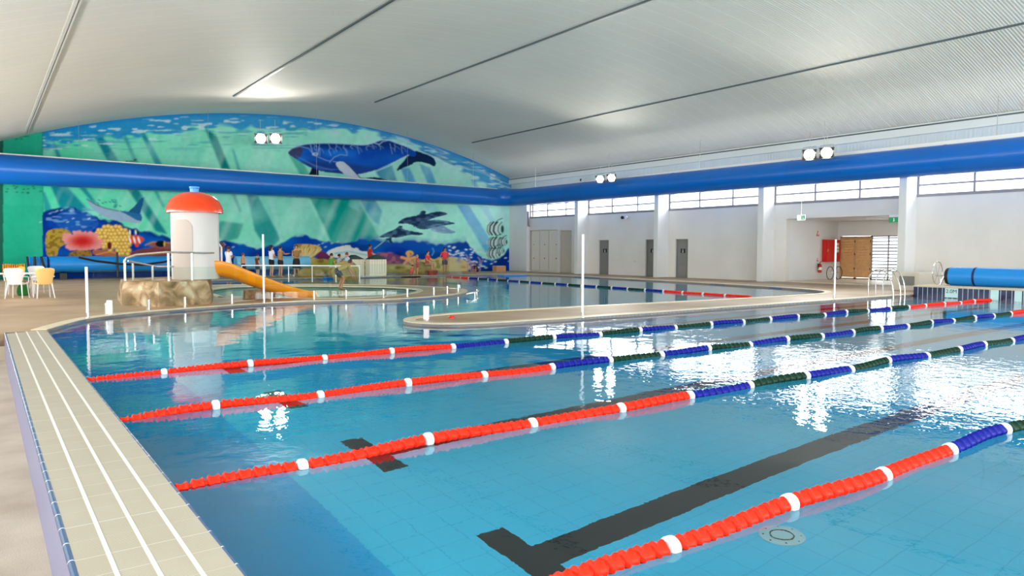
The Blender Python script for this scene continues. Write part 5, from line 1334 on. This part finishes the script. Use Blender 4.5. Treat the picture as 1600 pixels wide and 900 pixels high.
person((ux(357, 37.0), 37.0, .05), east(-62), 'woman in a white sleeveless dress with folded arms behind the slide', 1.62, arms='crossed', top=(242, 240, 238), bottom=(238, 236, 234), skirt=True, hair=(60, 34, 22), sk=1)
person((ux(380, 37.4), 37.4, .05), east(-70), 'bare chested child in dark shorts right of the woman in white', 1.3, arms='down', bottom=(24, 24, 40), hair=(120, 66, 40), sk=0)
person((ux(402, 37.6), 37.6, .05), east(-75), 'bare shouldered child in a dark swimsuit next to the tall pole', 1.25, arms='down', top=(96, 60, 52), bottom=(40, 24, 60), hair=(60, 36, 24), sk=0)
person((ux(424, 39.2), 39.2, .05), east(-80), 'woman in a white shirt and black shorts, dark ponytail', 1.70, arms='lap', top=(238, 240, 246), bottom=(16, 16, 28), hair=(24, 14, 14), hairlen=.2, sk=0)
person((ux(438, 38.9), 38.9, .05), east(-75), 'woman in a tan top and black trousers reaching forward', 1.66, arms='reach', top=(170, 130, 86), bottom=(16, 16, 22), hair=(54, 34, 24), sk=0)
person((ux(463, 38.7), 38.7, .05), east(165), 'long haired woman in a khaki top and wide black skirt', 1.72, arms='lap', top=(150, 116, 62), bottom=(14, 16, 26), skirt=True, hair=(74, 34, 22), hairlen=.3, sk=0)
person((ux(518, 37.6), 37.6, .05), east(-80), 'person in a green shirt sitting with their side to the mural', 1.6, pose='sit', arms='lap', top=(96, 160, 60), bottom=(190, 180, 120), hair=(40, 26, 20), sk=0, seat=.5)
person((ux(530, 38.5), 38.5, .05), east(-100), 'dark haired person seated just right of the green shirt', 1.5, pose='sit', arms='lap', top=(196, 206, 216), bottom=(60, 60, 70), hair=(20, 14, 14), sk=1, seat=.5)
person((ux(542, 37.6), 37.6, .05), east(-85), 'person in a pale blue shirt and dark shorts sitting by the white hut', 1.66, pose='sit', arms='lap', top=(188, 210, 236), bottom=(40, 40, 52), hair=(120, 60, 34), sk=0, seat=.52)
for u_, Y_, lb in ((518, 37.6, 'small tan boulder seat under the person in green'), (530, 38.5, 'small tan boulder seat under the dark haired person beside the green shirt'), (542, 37.6, 'small tan boulder seat under the person in pale blue')):
    boulder((ux(u_, Y_) - .06, Y_, .23), .25, .25, .24, lb)
b0 = atz(534, 452, 0.0)
person((b0.x, b0.y, -.02), east(-95), 'person in a khaki shirt and dark shorts bending down in the paddling pool', 1.6, pose='bend', arms='ground', top=(172, 148, 74), bottom=(30, 34, 44), hair=(60, 40, 30), sk=1)
person((ux(578, 39.4), 39.4, .05), east(-95), 'man in a dark red polo shirt standing behind the white huts', 1.80, arms='lap', top=(190, 16, 14), bottom=(110, 20, 24), hair=(24, 14, 12), sk=1)
person((ux(652, 37.2), 37.2, .05), east(-120), 'fair haired child in a red striped swimsuit seen before the starfish', 1.2, arms='crossed', top=(206, 78, 90), bottom=(196, 60, 76), hair=(200, 150, 84), sk=0)
person((ux(644, 37.0), 37.0, .05), east(-60), 'small child in coral red crouching low near the striped swimsuit child', 1.0, pose='crouch', arms='ground', top=(226, 96, 90), bottom=(200, 70, 70), hair=(60, 34, 24), sk=0)
person((ux(665, 38.0), 37.75, .05), east(-150), 'person in a coral red top sitting on the tan boulder', 1.66, pose='sit', arms='lap', top=(236, 58, 60), bottom=(170, 130, 84), hair=(36, 20, 18), sk=0, seat=.62)
person((ux(695, 37.6), 37.6, .05), east(180), 'woman in a coral red shirt and dark shorts standing hands on hips', 1.62, arms='hips', top=(238, 50, 60), bottom=(50, 56, 60), hair=(26, 14, 14), hairlen=.22, sk=1)
person((ux(743, 37.2), 37.2, .05), east(100), 'small child in dark swimwear crouching at the deck edge by the rope', 1.15, pose='crouch', arms='ground', top=(18, 24, 48), bottom=(14, 14, 24), hair=(96, 66, 46), sk=1)
